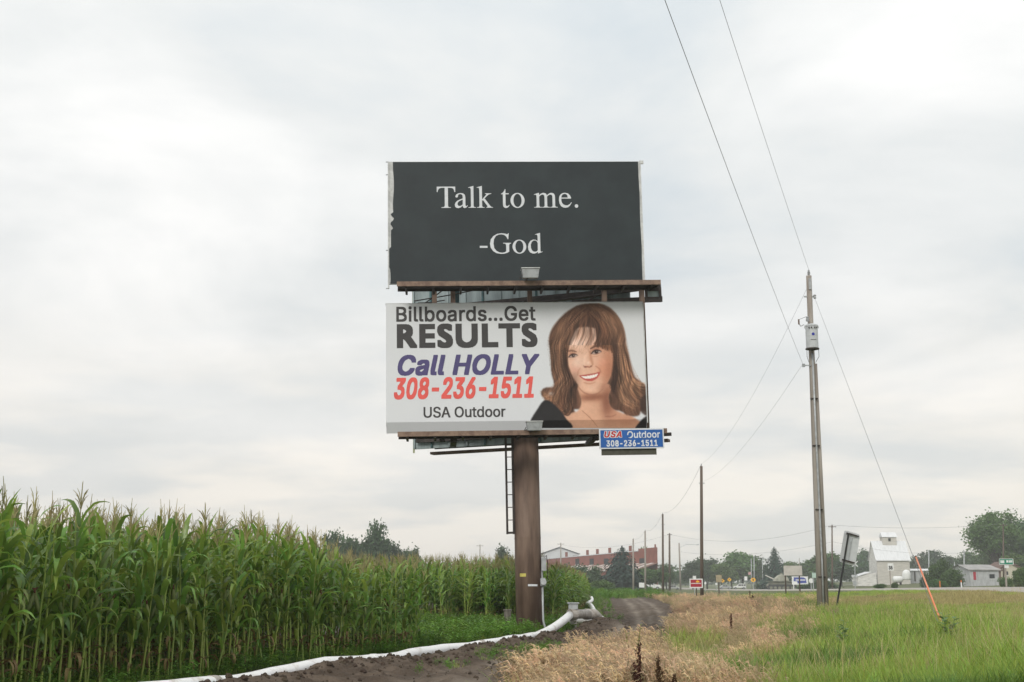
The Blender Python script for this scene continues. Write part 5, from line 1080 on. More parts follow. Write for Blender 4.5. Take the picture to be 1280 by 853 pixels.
MB().prism([A(992.2, 721.9), A(1004.5, 722.0), A(1007, 723.4), A(1008.4, 728.9), A(997, 729.6), A(996.6, 726.9), A(992.0, 726.8)], d - .068, d - .064).build('state_emblem', BLUP, pn[0], org=t['_org']); deco(t, pn[0], d, 994.5, 1006.5, 724.6, 725.9, WHT, 'white_band', .012)
signpost('street_sign', 'small pale green sign left of the transformer pole', 1017, 150, [(1015, 1020.5, 716, 722.6, mat('pale_green_sign', (.42, .55, .48), .6), 'r')], [(1016.6, 716)], GALV, .05); signpost('route_marker', 'round white sign left of the pale green sign', 1013.8, 170, [(1011, 1016.6, 723, 729.2, WHT, 'round')], [(1013.8, 726)])
t, d, pn = signpost('speed_limit_sign', 'white speed limit sign reading 35 in front of the grain elevator', 1113.2, 200, [(1109.8, 1116.6, 704.4, 713.4, WHT, 'r')], [(1113.2, 705)], WOOD, .07); word(t, pn[0], d, '35', (1110.9, 1115.6, 707.6, 712.2), BLK, .05)
t, d, pn = signpost('street_sign', 'green street name sign on a grey post at the right', 1257.5, 140, [(1249.2, 1266.3, 698.6, 706, WHT, 'r'), (1255.6, 1260.6, 706.8, 710.4, WHT, 'r')], [(1258, 699)], WOOD, .08)
deco(t, pn[0], d, 1249.7, 1265.8, 699.1, 705.5, GRNP, 'green_field', .004)
for x0_, x1_ in ((1250.6, 1252), (1252.5, 1253.6), (1254, 1255.2), (1258, 1260.2), (1261, 1262.2), (1262.7, 1263.8), (1264.2, 1265.2)): deco(t, pn[0], d, x0_, x1_, 700.6, 704.2 if x0_ < 1256 else 703.4, WHT, 'lettering_stroke', .008)
# roadside markers
for px, d, m1, lab in ((1201.5, 150, WHT, 'white roadside marker post with orange top'), (1174.8, 165, mat('orange_marker', (.62, .2, .06), .6), 'short orange roadside marker post')):
    b = G(px, d); t = thing('marker_post', lab, 'marker post', b); t['_org'] = list(b); MB().bb(b.x - .06, b.x + .06, d, d + .06, b.z - .2, b.z + .62).build('post', m1, t); MB().bb(b.x - .065, b.x + .065, d - .005, d + .065, b.z + .621, b.z + .85).build('cap', mat('marker_orange', (.65, .18, .05), .6), t)
b = G(1068.5, 260); t = thing('crossing_signal', 'pale railway crossing signal behind the leaning sign', 'signal', b); t['_org'] = list(b)
MB().tube([b - Vector((0, 0, .3)), P(1068.5, 700, 260)], .09, 8).build('mast', GALV, t)
for s in (-1, 1): q = MB(); c = P(1068.5 + s * 2.2, 720.5, 260); q.tube([c, c + Vector((0, .25, 0))], .28, 12); q.build('lamp', TANK, t)
for s in (-1, 1): c = P(1068.5, 705, 260); MB().bar(c + Vector((-.55, -.1 - .06 * (s > 0), -.55 * s)), c + Vector((.55, -.1 - .06 * (s > 0), .55 * s)), .03, .18).build('crossbuck', WHT, t)
MB().box(P(1068.5, 729, 260), (.6, .4, .9)).build('relay_box', GALV, t)
# ---------------------------------------------------------------- trees
BARK = mat('bark', (.07, .055, .045), .9, .25, 5)
LV = [leafmat('foliage_dark', (.050, .105, .034), .3, .2, .7, scale=.4), leafmat('foliage_mid', (.075, .145, .036), .3, .25, .7, scale=.4), leafmat('foliage_light', (.11, .19, .045), .3, .3, .7, scale=.4), leafmat('spruce_needles', (.020, .046, .032), .2, .05, .8, scale=.5)]
def crown_mesh(seed, m, nc=46, per=62, leaf=.5):
    """unit crown: leaf clumps through a lumpy volume 2 wide, 2 high, sitting on z=0..2"""
    r = random.Random(seed); q = MB(); cs = []
    for i in range(nc):
        while True:
            p = Vector((r.uniform(-1, 1), r.uniform(-1, 1), r.uniform(-1, 1)))
            if .25 < p.length < 1: break
        ang = math.atan2(p.y, p.x); lob = .80 + .20 * sin(ang * 3 + seed) * cos(p.z * 3 + seed * 2); p = p * lob
        if p.z < -.5: p.z *= .7
        cs.append((p, r.uniform(.16, .34)))
    for p, rr_ in cs:
        for _ in range(per):
            o_ = Vector((r.gauss(0, 1), r.gauss(0, 1), r.gauss(0, .8))) * rr_ * .55; c = p + o_; u = Vector((r.gauss(0, 1), r.gauss(0, 1), r.gauss(0, .6))).normalized(); v = u.cross(Vector((r.gauss(0, 1), r.gauss(0, 1), r.gauss(0, 1)))).normalized(); s = leaf * r.uniform(.5, 1.2) * .1
            c = Vector((c.x, c.y, c.z + 1)); q.add([c - u * s, c - v * s * .6, c + u * s, c + v * s * .6], [(0, 1, 2, 3)])
    return q.mesh('crown', m, False), cs
def limbs(q, cs, h0, k, sx, sz, zoff, r0):
    for p, rr_ in cs[:k]:
        e_ = Vector((p.x * sx, p.y * sx, zoff + (p.z + 1) * sz)); q.tube([(0, 0, h0), (e_.x * .35, e_.y * .35, h0 + (e_.z - h0) * .55), e_], [r0, r0 * .6, r0 * .2], 5, False)
CROWNS = [[crown_mesh(10 * k + j, LV[k], 64 + 6 * j, 95, .80) for j in range(3)] for k in range(3)]
def spruce_mesh(seed):
    r = random.Random(seed); q = MB(); L_ = 24
    for i in range(L_):
        t = i / (L_ - 1); z = .06 + .93 * t; rad_ = (1 - t) ** .66 * 1.0 * r.uniform(.86, 1.1) + .02; nb = int(20 * (1 - t) + 6)
        for k in range(nb):
            a = 6.283 * k / nb + r.uniform(-.2, .2) + i; l = rad_ * r.uniform(.75, 1.08); ca, sa = cos(a), sin(a); dz = -.05 * (1 - t) * r.uniform(.5, 1.5); w2 = .10 * (1 - t) + .03
            for s in range(5):
                u = .25 + .75 * s / 4; c = Vector((ca * l * u, sa * l * u, z + dz * u * u * 1.5 + r.gauss(0, .006))); d1 = Vector((ca, sa, -.10)).normalized() * w2 * .9; d2 = Vector((-sa, ca, r.uniform(-.5, .5))) * w2 * r.uniform(.5, .9); q.add([c - d2, c - d1 * .5 + Vector((0, 0, .018)), c + d2, c + d1 + Vector((0, 0, -.02))], [(0, 1, 2, 3)])
    return q.mesh('crown', LV[3], False)
SPR = [spruce_mesh(5), spruce_mesh(9)]
def tree(px, pyt, wpx, d, kind, label, var=0, base=None, trunkfrac=.12, group='deciduous trees in the background'):
    b = G(px, d)
    top_ = P(px, pyt, d).z; wd = wpx * d / 1640. * (1.25 if trunkfrac > .05 and kind < 3 else 1.1); h = top_ - b.z
    bush = trunkfrac < .05; nm = 'spruce_tree' if kind == 3 else ('bush' if bush else 'tree')
    t = thing(nm, label, 'bush' if bush else 'tree', b, (0, 0, random.uniform(0, 6.28)), group=('spruce trees' if kind == 3 else group))
    if kind == 3:
        o = newobj('crown', SPR[var % 2], t); o.scale = (wd / 2, wd / 2, h); MB().tube([(0, 0, -.4), (0, 0, h * .9)], [h * .02, .03], 7).build('trunk', BARK, t); return t
    me_, cs = CROWNS[kind][var % 3]; ch = h * (1 - trunkfrac); o = newobj('crown', me_, t); sx = wd / 2 / .98; sz = ch / 2.06; o.scale = (sx, sx, sz); o.location = (0, 0, h * trunkfrac - (.22 * h if bush else 0))
    if bush: o.scale = (sx, sx, sz * 1.2)
    q = MB(); q.tube([(0, 0, -.5), (.02 * h, 0, h * .3), (0, .01 * h, h * .55)], [h * .026, h * .02, h * .012], 8); limbs(q, cs, h * .25, 16, sx * .9, sz, h * trunkfrac, h * .009); q.build('trunk', BARK, t); return t
TL = [
 (412, 660, 34, 300, 0, 'rounded dark tree farthest left above the corn'), (440, 667, 30, 310, 1, 'low green tree between the two left trees above the corn'), (469, 654, 34, 300, 0, 'taller dark tree with a tufted top above the corn'), (492, 676, 26, 310, 0, 'low tree right of the tufted tree above the corn'), (514, 680, 24, 320, 0, 'small dark tree at the right end of the group above the corn'), (629, 684, 26, 340, 0, 'low distant tree just left of the billboard column'),
 (806, 680, 26, 640, 1, 'distant tree showing over the red factory roof'), (812, 708, 34, 330, 1, 'green tree behind the white truck'), (833, 703, 20, 420, 1, 'narrow tree right of the factory end'),
 (866, 699, 32, 470, 0, 'dark tree left of the second pole'), (884, 694, 34, 480, 0, 'dark tree just right of the second pole'), (902, 703, 30, 470, 1, 'lower green tree above the diamond signs'), (914, 694, 30, 490, 1, 'green tree left of the tallest one behind the car'), (928, 686, 40, 480, 1, 'tallest green tree behind the white car'), (946, 697, 28, 480, 0, 'dark tree behind the two thin poles'), (851, 712, 26, 560, 0, 'hazy low tree at the far end of the highway'),
 (988, 699, 22, 480, 1, 'pale tree right of the dark spruce'), (1003, 705, 26, 470, 0, 'dark tree behind the white board sign'), (1012, 697, 30, 500, 1, 'hazy green tree left of the transformer pole'), (1034, 688, 38, 430, 1, 'green tree behind the transformer pole'), (1052, 700, 30, 420, 0, 'dark tree behind the leaning sign post'), (1071, 690, 30, 520, 0, 'dark tree left of the grain elevator'), (1086, 684, 30, 540, 0, 'dark tall tree close behind the grain elevator'),
 (1148, 696, 34, 520, 0, 'dark tree right of the grain elevator roof'), (1164, 686, 34, 540, 0, 'rounded dark tree behind the orange guard'), (1188, 692, 34, 540, 0, 'low dark tree behind the bushes'), (1212, 690, 34, 500, 0, 'dark tree left of the shed'), (1232, 692, 36, 420, 0, 'dark tree over the metal shed'), (1252, 676, 44, 400, 1, 'green tree below the big tree crown'), (1276, 690, 36, 330, 2, 'light green tree at the right edge')]
for i, (px, pyt, wp_, d, k, lab) in enumerate(TL): tree(px, pyt, wp_, d, k, lab, i)
BIGC = [crown_mesh(77, LV[1], 120, 100, .55), crown_mesh(78, LV[0], 110, 100, .55)]
CROWNS.append([BIGC[0]] * 3); LVb = None
def big(px, pyt, wpx, d, lab, j):
    CROWNS[0].append(BIGC[j]); b = G(px, d); t = thing('tree', lab, 'tree', b, group='deciduous trees in the background'); h = P(px, pyt, d).z - b.z; wd = wpx * d / 1640; me_, cs = BIGC[j]; o = newobj('crown', me_, t); tf = .28; o.location = (0, 0, h * tf); sx = wd / 1.9; sz = h * (1 - tf) / 2.02; o.scale = (sx, sx, sz)
    q = MB(); q.tube([(0, 0, -.5), (.1, 0, h * .25), (0, .1, h * .5)], [h * .03, h * .024, h * .014], 8); limbs(q, cs, h * .22, 30, sx * .95, sz, h * tf, h * .011); q.build('trunk', BARK, t)
big(1246, 636, 70, 345, 'biggest broad tree with gaps in its crown at the right', 0); big(1289, 644, 60, 350, 'large tree cut by the right edge of the picture', 1)
tree(778, 683, 62, 300, 3, 'big dark blue-green spruce in front of the red factory', 0); tree(969, 684, 38, 380, 3, 'dark conical spruce behind the army tank', 1)
for i, (px, pyt, wp_, d, k, lab) in enumerate([(715, 701, 44, 330, 0, 'large dark rounded bush between corn and spruce'), (742, 708, 36, 320, 0, 'dark bush left of the spruce'), (752, 722, 30, 240, 1, 'green scrub at the foot of the bushes by the corn end'), (735, 731, 26, 170, 1, 'low weedy scrub where the corn rows end'), (770, 733, 34, 190, 2, 'light green scrub at the end of the dirt track'), (1176, 693, 28, 240, 1, 'tall dark green bush right of the grey shed'), (1192, 709, 28, 235, 2, 'round bright bush beside the tall dark bush'), (1157, 715, 12, 250, 0, 'small dark evergreen bush left of the bushes'), (1172, 722, 22, 215, 1, 'low weedy bush at the foot of the tall bush'), (1276, 706, 20, 200, 1, 'green bush in front of the white house'), (1258, 720, 18, 210, 1, 'low shrub behind the green street sign'), (1028, 724, 40, 330, 0, 'low dark hedge behind the transformer pole'), (1009, 729, 30, 290, 0, 'low dark shrubs under the blue emblem sign'), (955, 726, 22, 400, 0, 'dark low bush left of the army tank'), (1118, 727, 9, 195, 1, 'grass clump at the foot of the speed limit sign'), (1100, 729, 14, 195, 1, 'low weeds in front of the elevator wall'), (811, 733, 16, 270, 1, 'low bush before the white truck wheels')]): tree(px, pyt, wp_, d, k, lab, i + 1, trunkfrac=.02, group='bushes and shrubs in the background')
# ---------------------------------------------------------------- buildings
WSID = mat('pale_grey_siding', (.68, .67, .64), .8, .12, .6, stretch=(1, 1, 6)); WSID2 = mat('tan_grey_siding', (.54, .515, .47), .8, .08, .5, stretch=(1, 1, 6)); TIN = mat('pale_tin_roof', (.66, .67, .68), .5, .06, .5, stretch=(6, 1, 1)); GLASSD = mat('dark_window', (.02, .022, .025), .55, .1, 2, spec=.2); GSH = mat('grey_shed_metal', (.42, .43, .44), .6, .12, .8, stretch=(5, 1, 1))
D = 380.; b = G(1112, D); GE = thing('grain_elevator', 'tall white wooden grain elevator with gable roof and small cupola', 'grain elevator', b); GE['_org'] = list(b)
# plan: front wall faces the camera, gable end turned to the left
c0 = P(1097.2, 727, D).x; c1 = P(1138.2, 727, D).x; xl = P(1088.3, 727, D + 9).x; ze = P(1118, 699.5, D).z; zr_ = P(1115, 676.3, D + 5).z; z0 = b.z - .3
dpt = 9.6; sx_ = xl - c0     # the gable end runs back and to the left
f0, f1 = Vector((c0, D, 0)), Vector((c1, D, 0)); k0, k1 = Vector((c0 + sx_, D + dpt, 0)), Vector((c1 + sx_, D + dpt, 0)); r0_, r1_ = (f0 + k0) / 2, (f1 + k1) / 2
Zv = lambda v, z: (v.x, v.y, z)
MB().add([Zv(f0, z0), Zv(f1, z0), Zv(f1, ze), Zv(f0, ze), Zv(k0, z0), Zv(k1, z0), Zv(k1, ze), Zv(k0, ze), Zv(r0_, zr_ - .25), Zv(r1_, zr_ - .25)], [(0, 1, 2, 3), (1, 5, 9 - 3, 2), (2, 6, 9), (5, 4, 7, 6), (4, 0, 3, 7), (3, 8, 7)]).build('wall', WSID2, GE)
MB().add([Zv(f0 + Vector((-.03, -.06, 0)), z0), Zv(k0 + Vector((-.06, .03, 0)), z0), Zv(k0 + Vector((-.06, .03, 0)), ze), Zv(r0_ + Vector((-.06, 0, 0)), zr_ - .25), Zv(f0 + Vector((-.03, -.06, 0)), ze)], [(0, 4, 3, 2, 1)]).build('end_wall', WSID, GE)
ov = Vector((-.35, 0, 0))
MB().add([Zv(f0 + ov + Vector((0, -.4, 0)), ze - .25), Zv(f1 - ov + Vector((0, -.4, 0)), ze - .25), Zv(r1_ - ov, zr_), Zv(r0_ + ov, zr_), Zv(k1 - ov + Vector((0, .4, 0)), ze - .25), Zv(k0 + ov + Vector((0, .4, 0)), ze - .25), Zv(f0 + ov + Vector((0, -.4, 0)), ze - .45), Zv(f1 - ov + Vector((0, -.4, 0)), ze - .45)], [(0, 1, 2, 3), (3, 2, 4, 5), (6, 7, 1, 0)]).build('roof', TIN, GE)
A = P(1102.3, 678.5, D + 4.6); B = P(1119.2, 671.8, D + 4.6); zc0, zc1 = A.z - 1.2, B.z; q = MB(); q.bb(A.x, B.x, D + 3.6, D + 6.6, zc0, zc1); CU = q.build('cupola', WSID2, GE)
zc2 = P(1110, 665.6, D + 5).z; MB().prism([(0, 0), (1, 0), (1, 1)], 0, 0) ; q = MB(); q.add([(A.x - .2, D + 3.3, zc1), (B.x + .2, D + 3.3, zc1), (B.x + .2, D + 5.1, zc2), (A.x - .2, D + 5.1, zc2), (A.x - .2, D + 6.9, zc1), (B.x + .2, D + 6.9, zc1)], [(0, 1, 2, 3), (3, 2, 5, 4), (0, 3, 4), (1, 5, 2), (0, 4, 5, 1)]); q.build('cupola_roof', TIN, CU, org=GE['_org'])
c = P(1112, 675, D + 3.5); MB().box((c.x, D + 3.58, c.z), (.7, .06, .9)).build('cupola_window', GLASSD, CU, org=GE['_org'])
A = P(1073, 717, D + 2); MB().add([(P(1072.5, 727, D).x, D, z0), (c0 - .3, D, z0), (c0 - .3, D, P(1089, 715.8, D).z), (P(1072.5, 720.5, D).x, D, P(1072.5, 721, D).z), (P(1072.5, 727, D).x, D + 6, z0), (c0 - .3, D + 6, z0), (c0 - .3, D + 6, P(1089, 715.8, D).z), (P(1072.5, 727, D).x, D + 6, P(1072.5, 721, D).z)], [(0, 1, 2, 3), (5, 4, 7, 6), (4, 0, 3, 7)]).build('lean_to', WSID, GE)
a_, b_ = P(1072, 720.6, D), P(1089.5, 715.2, D); MB().add([(a_.x - .3, D - .3, a_.z), (b_.x - .2, D - .3, b_.z + .1), (b_.x - .2, D + 6.2, b_.z + .1), (a_.x - .3, D + 6.2, a_.z), (a_.x - .3, D - .3, a_.z - .15), (b_.x - .2, D - .3, b_.z - .05)], [(0, 1, 2, 3), (4, 5, 1, 0)]).build('lean_to_roof', TIN, GE)
c = P(1095.5, 721, D - .1); MB().box((c.x - .6, D + 2, c.z - .2), (.2, 1.2, 2.4)).build('door', GSH, GE)
for i in range(9): 
    z = z0 + .6 + (ze - z0 - .8) * i / 8; MB().bb(c0 + .05, c1 - .05, D - .03, D - .005, z, z + .035).build('siding_batten', WSID, GE)
# white tank beside it
b = G(1132, D - 14); t = thing('storage_tank', 'white dome-ended storage tank in front of the elevator', 'tank', b); t['_org'] = list(b)
A = P(1116, 722, D - 14); B = P(1138, 722, D - 14); q = MB(); rr_ = 1.15; zc = b.z + 1.5; q.tube([(A.x, D - 14, zc), (A.x + .4, D - 14, zc), (B.x - 2.6, D - 14, zc), (B.x - 2.2, D - 14, zc)], [rr_ * .5, rr_ * .8, rr_ * .8, rr_ * .5], 14); q.build('body', WHT, t, smooth=True)
q = MB(); c = P(1133, 718, D - 14.5); q.lathe([(1.0, -1.6), (1.15, -1.2), (1.15, .1), (1.0, .7), (.6, 1.1), (.15, 1.25)], c, 16); q.build('dome', WHT, t, smooth=True)
for x in (A.x + .8, B.x - 3): MB().bb(x, x + .3, D - 14.6, D - 13.4, b.z - .2, zc - rr_ * .6).build('cradle', DSTEEL, t)
def shed(name, lab, px0, px1, pye, pyr, d, dep, mw, mr, wins=(), ridge='x', cat='shed'):
    b = G((px0 + px1) / 2, d); t = thing(name, lab, cat, b); t['_org'] = list(b); x0_, x1_ = P(px0, 727, d).x, P(px1, 727, d).x; ze_, zr2 = P(px0, pye, d).z, P(px0, pyr, d).z; z0_ = b.z - .5
    if ridge == 'x':
        MB().add([(x0_, d, z0_), (x1_, d, z0_), (x1_, d, ze_), (x0_, d, ze_), (x0_, d + dep, z0_), (x1_, d + dep, z0_), (x1_, d + dep, ze_), (x0_, d + dep, ze_), (x0_, d + dep / 2, zr2 - .1), (x1_, d + dep / 2, zr2 - .1)], [(0, 1, 2, 3), (1, 5, 6, 2), (5, 4, 7, 6), (4, 0, 3, 7), (2, 6, 9), (3, 8, 7)]).build('wall', mw, t)
        o_ = .4; MB().add([(x0_ - o_, d - o_, ze_ - .05), (x1_ + o_, d - o_, ze_ - .05), (x1_ + o_, d + dep / 2, zr2), (x0_ - o_, d + dep / 2, zr2), (x1_ + o_, d + dep + o_, ze_ - .05), (x0_ - o_, d + dep + o_, ze_ - .05), (x0_ - o_, d - o_, ze_ - .22), (x1_ + o_, d - o_, ze_ - .22)], [(0, 1, 2, 3), (3, 2, 4, 5), (6, 7, 1, 0)]).build('roof', mr, t)
    else:
        xm = (x0_ + x1_) / 2; MB().add([(x0_, d, z0_), (x1_, d, z0_), (x1_, d, ze_), (xm, d, zr2 - .1), (x0_, d, ze_), (x0_, d + dep, z0_), (x1_, d + dep, z0_), (x1_, d + dep, ze_), (xm, d + dep, zr2 - .1), (x0_, d + dep, ze_)], [(0, 1, 2, 3, 4), (1, 6, 7, 2), (6, 5, 9, 8, 7), (5, 0, 4, 9)]).build('wall', mw, t)
        o_ = .5; MB().add([(x0_ - o_, d - o_, ze_ - .15), (xm, d - o_, zr2), (x1_ + o_, d - o_, ze_ - .15), (x0_ - o_, d + dep, ze_ - .15), (xm, d + dep, zr2), (x1_ + o_, d + dep, ze_ - .15), (x0_ - o_, d - o_, ze_ - .45), (xm, d - o_, zr2 - .35), (x1_ + o_, d - o_, ze_ - .45)], [(0, 1, 4, 3), (1, 2, 5, 4), (0, 6, 7, 1), (1, 7, 8, 2)]).build('roof', mr, t)
    for (a0_, a1_, c0_, c1_, m, nm) in wins:
        A = P(a0_, c1_, d); B = P(a1_, c0_, d); o = MB().bb(A.x, B.x, d - .05, d + .02, max(A.z, z0_ + .3), B.z).build(nm, m, t)
        if nm == 'window': MB().bb(A.x - .1, B.x + .1, d - .09, d - .051, A.z - .12, A.z).build('sill', WHT, o, org=t['_org'])
    return t
shed('metal_shed', 'low blue-grey metal shed right of the grain elevator', 1139, 1165, 713, 711, 392, 8, GSH, TIN, [(1143, 1144.2, 714.5, 727, DSTEEL, 'door_seam'), (1152, 1158, 716, 727, WSID2, 'door')])
shed('metal_shed', 'pale metal shed with a low tin roof at the right', 1213, 1249, 711.8, 705.5, 265, 12, GSH, mat('weathered_grey_roof', (.34, .33, .32), .8, .15, .5), [(1217, 1219.6, 715, 725, REDP, 'door'), (1222, 1230, 716.5, 724, GSH, 'door'), (1237, 1243, 718, 723.5, GLASSD, 'window')])
ROOFB = mat('brown_shingle_roof', (.16, .10, .085), .9, .2, .8)
shed('small_house', 'cream house with a brown gable roof at the right edge', 1252, 1276, 710, 702, 285, 9, mat('cream_siding', (.56, .53, .42), .8), ROOFB, [(1256, 1260, 714.5, 719, GLASSD, 'window'), (1266, 1269, 713.5, 718.5, GLASSD, 'window')], 'y', 'house')
shed('farm_outbuilding', 'small dark red-roofed outbuilding between shed and cream house', 1238, 1252, 713, 707.5, 280, 7, mat('brown_boards', (.18, .13, .11), .9), ROOFB, [(1243, 1247, 716, 724, GLASSD, 'door')], 'x', 'outbuilding')
# pale warehouse with a dark roof line behind the corn
shed('warehouse', 'pale warehouse gable with dark roof edges behind the corn', 676, 724, 692, 683.6, 560, 40, mat('pale_metal_wall', (.58, .60, .61), .6, .05, .3), mat('dark_roof_edge', (.10, .11, .12), .7), [(716, 722, 694, 697, GSH, 'window')], 'y', 'building')
# red factory along the highway
BRK = mat('red_painted_brick', (.255, .085, .06), .9, .12, .5, col2=(.20, .068, .05)); WSTR = mat('white_striping', (.58, .56, .53), .8, .15, .6, col2=(.42, .32, .28)); RSTR = mat('rusty_striping', (.22, .12, .09), .8, .2, .6)
A0 = P(822.5, 727, 400); A1 = P(676, 727, 520); fdir = Vector((A1.x - A0.x, 120, 0)); fr = Vector((A0.x, 400, 0)).normalized(); FL = fdir.length; fu = fdir.normalized(); fn = Vector((-fu.y, fu.x, 0)); fn = fn if fn.y < 0 else -fn
b = Vector((A0.x, 400, Hs(A0.x, 400))); FC = thing('factory', 'long red painted factory with parapet stacks and a striped lower roof', 'factory', b); FC['_org'] = list(b); z0 = b.z - 1
ztop = P(815, 688.5, 412).z
zend = P(690, 699, 510).z; SLOPE = (ztop - zend) / (FL * .9)
def fbox(s0, s1, n0, n1_, za, zb2, nm, m, par=FC):
    o = Vector((A0.x, 400, 0)); vs = [o + fu * s + (fn if n_ > 0 else -fr) * n_ for s, n_ in ((s0, n0), (s1, n0), (s1, n1_), (s0, n1_))]
    q = MB(); q.add([(v.x, v.y, z if z < 4 else z - SLOPE * (v - o).dot(fu)) for z in (za, zb2) for v in vs], [(3, 2, 1, 0), (4, 5, 6, 7), (0, 1, 5, 4), (1, 2, 6, 5), (2, 3, 7, 6), (3, 0, 4, 7)]); return q.build(nm, m, par, org=FC['_org'])
fw = fbox(0, FL, 0, -30, z0, ztop, 'wall', BRK); fbox(-.1, 16, .1, -12, ztop - .5, P(817, 684.6, 404).z, 'end_parapet', BRK); fbox(1.0, 2.4, -1, -2.4, ztop + .5, P(820.5, 680.5, 402).z, 'chimney', BRK)
def s_at(px):
    u = P(px, 727, 1).x; return max(0, (u * 400 - A0.x) / (fu.x - u * fu.y))
for px in (789, 763, 747.5, 735, 708.5): s = s_at(px); fbox(s - 1, s + 1.6, .05, -2, ztop - .1, ztop + 2.0, 'parapet_stack', BRK)
fbox(16, FL, .15, -.3, ztop + .002, ztop + .25, 'coping', TIN)
for px in (803, 758, 740, 770, 722):
    s = s_at(px); zc = P(px, 702.5, 400 + fu.y * s).z + SLOPE * s; o = fbox(s - 2.2, s + 2.2, .08, -.2, zc - 1.0, zc + 1.1, 'window', GLASSD); fbox(s - 2.4, s + 2.4, .2, .081, zc - 1.25, zc - 1.02, 'sill', WSTR, o)
# striped lean-to roof in front of the wall
zs1 = P(815, 704, 405).z; zs0 = P(815, 712.5, 398).z; k = 0; s = -.5
while s < 100:
    w2 = 3.2; o = Vector((A0.x, 400, 0)); u0_, u1_ = o + fu * s, o + fu * (s + w2 - .02); lift = .05 * (k % 2)
    MB().add([Zv(u0_ + fn * .05, zs1 + lift), Zv(u1_ + fn * .05, zs1 + lift), Zv(u1_ + fn * 6 + fu * 2.5, zs0 + lift), Zv(u0_ + fn * 6 + fu * 2.5, zs0 + lift), Zv(u0_ + fn * .05, zs1 - .2), Zv(u1_ + fn * .05, zs1 - .2), Zv(u1_ + fn * 6 + fu * 2.5, zs0 - .2), Zv(u0_ + fn * 6 + fu * 2.5, zs0 - .2)], [(0, 1, 2, 3), (7, 6, 5, 4), (3, 2, 6, 7), (0, 3, 7, 4), (2, 1, 5, 6)]).build('roof_panel', WSTR if k % 2 else RSTR, FC); s += w2; k += 1
fbox(0, 100, 5.6, 5.4, z0, zs0 - .15, 'lower_wall', BRK)
# ---------------------------------------------------------------- vehicles
VW = mat('white_vehicle_paint', (.70, .71, .70), .3, .04, 3, coat=.3); TYRE = mat('tyre_rubber', (.02, .02, .021), .85, .1, 9); RIM = mat('wheel_rim', (.4, .41, .42), .4, .1, 6, metal=.6)
def wheels(t, xs, z, r, ys_):
    for x in xs:
        for y in ys_:
            q = MB(); q.tube([(x, y - .12, z + r), (x, y + .12, z + r)], r, 16); w2 = q.build('wheel', TYRE, t); q = MB(); q.tube([(x, y - .135, z + r), (x, y - .121, z + r)], r * .55, 12); q.build('rim', RIM, w2)
def silhouette(t, prof, y0, y1, m, nm='body'): return MB().prism(prof, y0, y1).build(nm, m, t, bevel=.05)
d = 372.; b = G(812, d); t = thing('truck', 'white truck with its hood to the right, parked beyond the track', 'truck', b); wd = P(825.5, 727, d).x - P(798, 727, d).x
hw = wd / 2
silhouette(t, [(hw * .40, .55), (hw * .97, .55), (hw * .97, 1.25), (hw * .90, 1.45), (hw * .42, 1.6)], -1.0, 1.0, VW, 'hood'); silhouette(t, [(-hw * .28, .5), (hw * .39, .5), (hw * .39, 1.6), (hw * .30, 2.75), (-hw * .20, 2.8), (-hw * .28, 2.6)], -1.15, 1.15, VW, 'cab'); silhouette(t, [(-hw * .98, .8), (-hw * .30, .8), (-hw * .30, 2.2), (-hw * .98, 2.05)], -1.1, 1.1, VW, 'cargo_bed')
for x0_, x1_ in ((-hw * .14, hw * .06), (hw * .1, hw * .30)): MB().bb(x0_, x1_, -1.17, -1.152, 1.65, 2.45).build('side_window', GLASSD, t)
MB().bb(hw * .972, hw * .985, -.8, .8, .75, 1.2).build('grille', DSTEEL, t); 
for y in (-.85, .85): MB().box((hw * .98, y, 1.05), (.06, .22, .2)).build('headlight', WHT, t)
wheels(t, (-hw * .72, hw * .68), 0, .48, (-.98, .98))
signpost('sale_sign', 'small white box sign in front of the truck bed', 802, 250, [(798.8, 805.8, 728.6, 734.6, WHT, 'r')], [(802.3, 730)], BROWNP, .05)
d = 450.; b = G(924, d); t = thing('parked_car', 'white boxy off-road car parked beyond the highway', 'car', b); hw = (P(932, 727, d).x - P(916, 727, d).x) / 2
silhouette(t, [(-hw, .45), (hw, .45), (hw, 1.0), (hw * .97, 1.75), (hw * .85, 1.85), (-hw * .05, 1.85), (-hw * .38, 1.15), (-hw * .95, .98)], -.85, .85, VW)
for x0_, x1_ in ((-hw * .22, hw * .18), (hw * .25, hw * .55), (hw * .62, hw * .9)): MB().bb(x0_, x1_, -.87, -.852, 1.15, 1.65).build('side_window', GLASSD, t)
MB().box((-hw * .99, -.6, .8), (.05, .2, .16)).build('headlight', WHT, t); wheels(t, (-hw * .65, hw * .62), 0, .38, (-.75, .75))
def small_car(px, d, lab, m):
    b = G(px, d); t = thing('parked_car', lab, 'car', b); hw = 2.2; silhouette(t, [(-hw, .35), (hw, .35), (hw, .85), (hw * .6, .95), (hw * .3, 1.42), (-hw * .4, 1.45), (-hw * .75, .95), (-hw, .85)], -.8, .8, m)
    for x0_, x1_ in ((-.95, -.1), (0, .75)): MB().bb(x0_, x1_, -.815, -.802, .98, 1.32).build('side_window', GLASSD, t)
    wheels(t, (-1.35, 1.35), 0, .32, (-.7, .7))
small_car(906, 460, 'small silver car beneath the diamond signs', mat('silver_paint', (.42, .43, .44), .3, .05, 3, metal=.4)); small_car(841.5, 430, 'small white car far down the highway beyond the truck', VW)
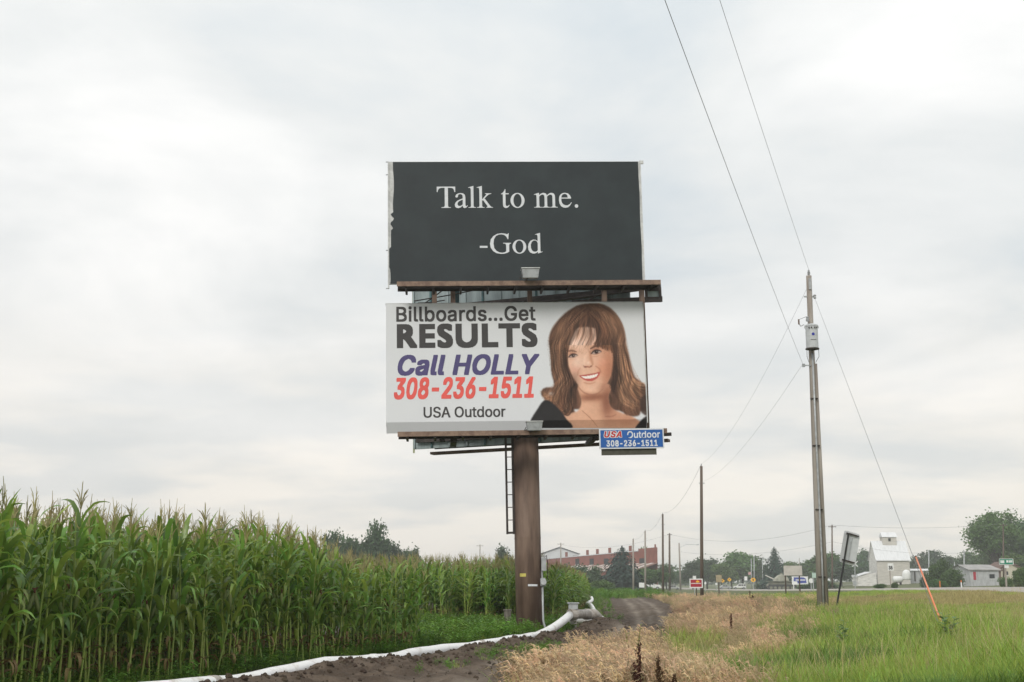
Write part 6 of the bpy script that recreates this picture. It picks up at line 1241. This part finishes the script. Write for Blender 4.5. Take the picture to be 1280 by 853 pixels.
# army tank on display
OD = mat('faded_olive_drab', (.20, .20, .15), .8, .15, 1.5); OD2 = mat('tank_track_steel', (.04, .042, .04), .8, .2, 3)
d = 330.; b = G(976, d); t = thing('army_tank', 'olive army tank on display with its gun pointing left', 'tank', b); t['group'] = 'display'; del t['group']
sw = d / 1640; X_ = lambda px: (px - 976) * sw; zz0 = b.z; Zp = lambda py: P(976, py, d).z - zz0
MB().prism([(X_(958), 1.0), (X_(960), .35), (X_(992), .35), (X_(995), 1.0), (X_(994), Zp(727.3)), (X_(962), Zp(727.3))], -1.1, 1.1).build('hull', OD, t, bevel=.04)
tq = [(X_(966), Zp(727.2)), (X_(969), Zp(722.5)), (X_(973), Zp(719.2)), (X_(977), Zp(718)), (X_(981), Zp(719.5)), (X_(985), Zp(723)), (X_(986), Zp(727.2))]
TU = MB().prism(tq, -.95, .95).build('turret', mat('pale_olive', (.33, .33, .27), .8, .15, 1.5), t, bevel=.2)
MB().tube([(X_(967), 0, Zp(724.2)), (X_(956.5), -.1, Zp(719.2))], [.17, .12], 8).build('gun_barrel', WSID2, TU); MB().lathe([(.35, 0), (.35, .25), (.2, .35)], (X_(977), 0, Zp(718.2)), 10).build('hatch', OD, TU)
for y in (-1.35, 1.35):
    o = MB().prism([(X_(958), .75), (X_(960.5), 0), (X_(990), 0), (X_(995), .75), (X_(992), 1.25), (X_(960), 1.25)], y - .26, y + .26).build('track', OD2, t)
    for k in range(6): q = MB(); x = X_(962 + k * 5.3); q.tube([(x, y - .30, .42), (x, y - .262, .42)], .36, 12); q.build('road_wheel', OD, o)
MB().bb(X_(958), X_(995), -1.65, 1.65, Zp(727.2) + .02, Zp(726.6) + .02).build('fender', OD, t)
# flag on the pale pole
f = P(937.2, 717, 420); MB().box(f, (.9, .03, .9)).build('small_flag', mat('faded_flag', (.55, .32, .32), .8), label='small faded red and white flag on the pale pole', category='flag')
# far rim of woods closing the horizon
RIMM = leafmat('far_woods', (.040, .070, .030), .2, .2, .8); q = MB(); r = random.Random(4)
for a in np.arange(-34, 34, .06):
    d = 900 + 60 * sin(a * .7) + r.uniform(-30, 30); x = d * sin(radians(a)); y = d * cos(radians(a)); zb2 = Hs(x, y) - 1; hh_ = 7 + 4 * sin(a * 1.9) + 3 * sin(a * 5.3 + 1)
    for k in range(9):
        c = Vector((x + r.gauss(0, 2), y + r.gauss(0, 3), zb2 + r.uniform(0, 1) * hh_)); u = Vector((r.gauss(0, 1), r.gauss(0, 1), r.gauss(0, 1))).normalized() * 1.3; v = u.cross(Vector((r.gauss(0, 1), r.gauss(0, 1), r.gauss(0, 1)))).normalized() * 1.0; q.add([c - u, c - v, c + u, c + v], [(0, 1, 2, 3)])
q.build('far_woods', RIMM, kind='stuff', label='hazy strip of far woods along the horizon', category='woods')
# ---------------------------------------------------------------- haze
hz = bpy.data.materials.new('haze_air'); hz.use_nodes = True; t_ = hz.node_tree; t_.nodes.clear(); ho = t_.nodes.new('ShaderNodeOutputMaterial'); hv = t_.nodes.new('ShaderNodeVolumePrincipled')
hv.inputs['Color'].default_value = (.93, .95, .97, 1); hv.inputs['Density'].default_value = .0004; hv.inputs['Anisotropy'].default_value = .2; t_.links.new(hv.outputs[0], ho.inputs['Volume'])
q = MB(); q.bb(-3200, 3200, -3200, 3200, -4.5, 32); q.build('haze', hz, kind='stuff', label='thin pale summer haze filling the air', category='haze')
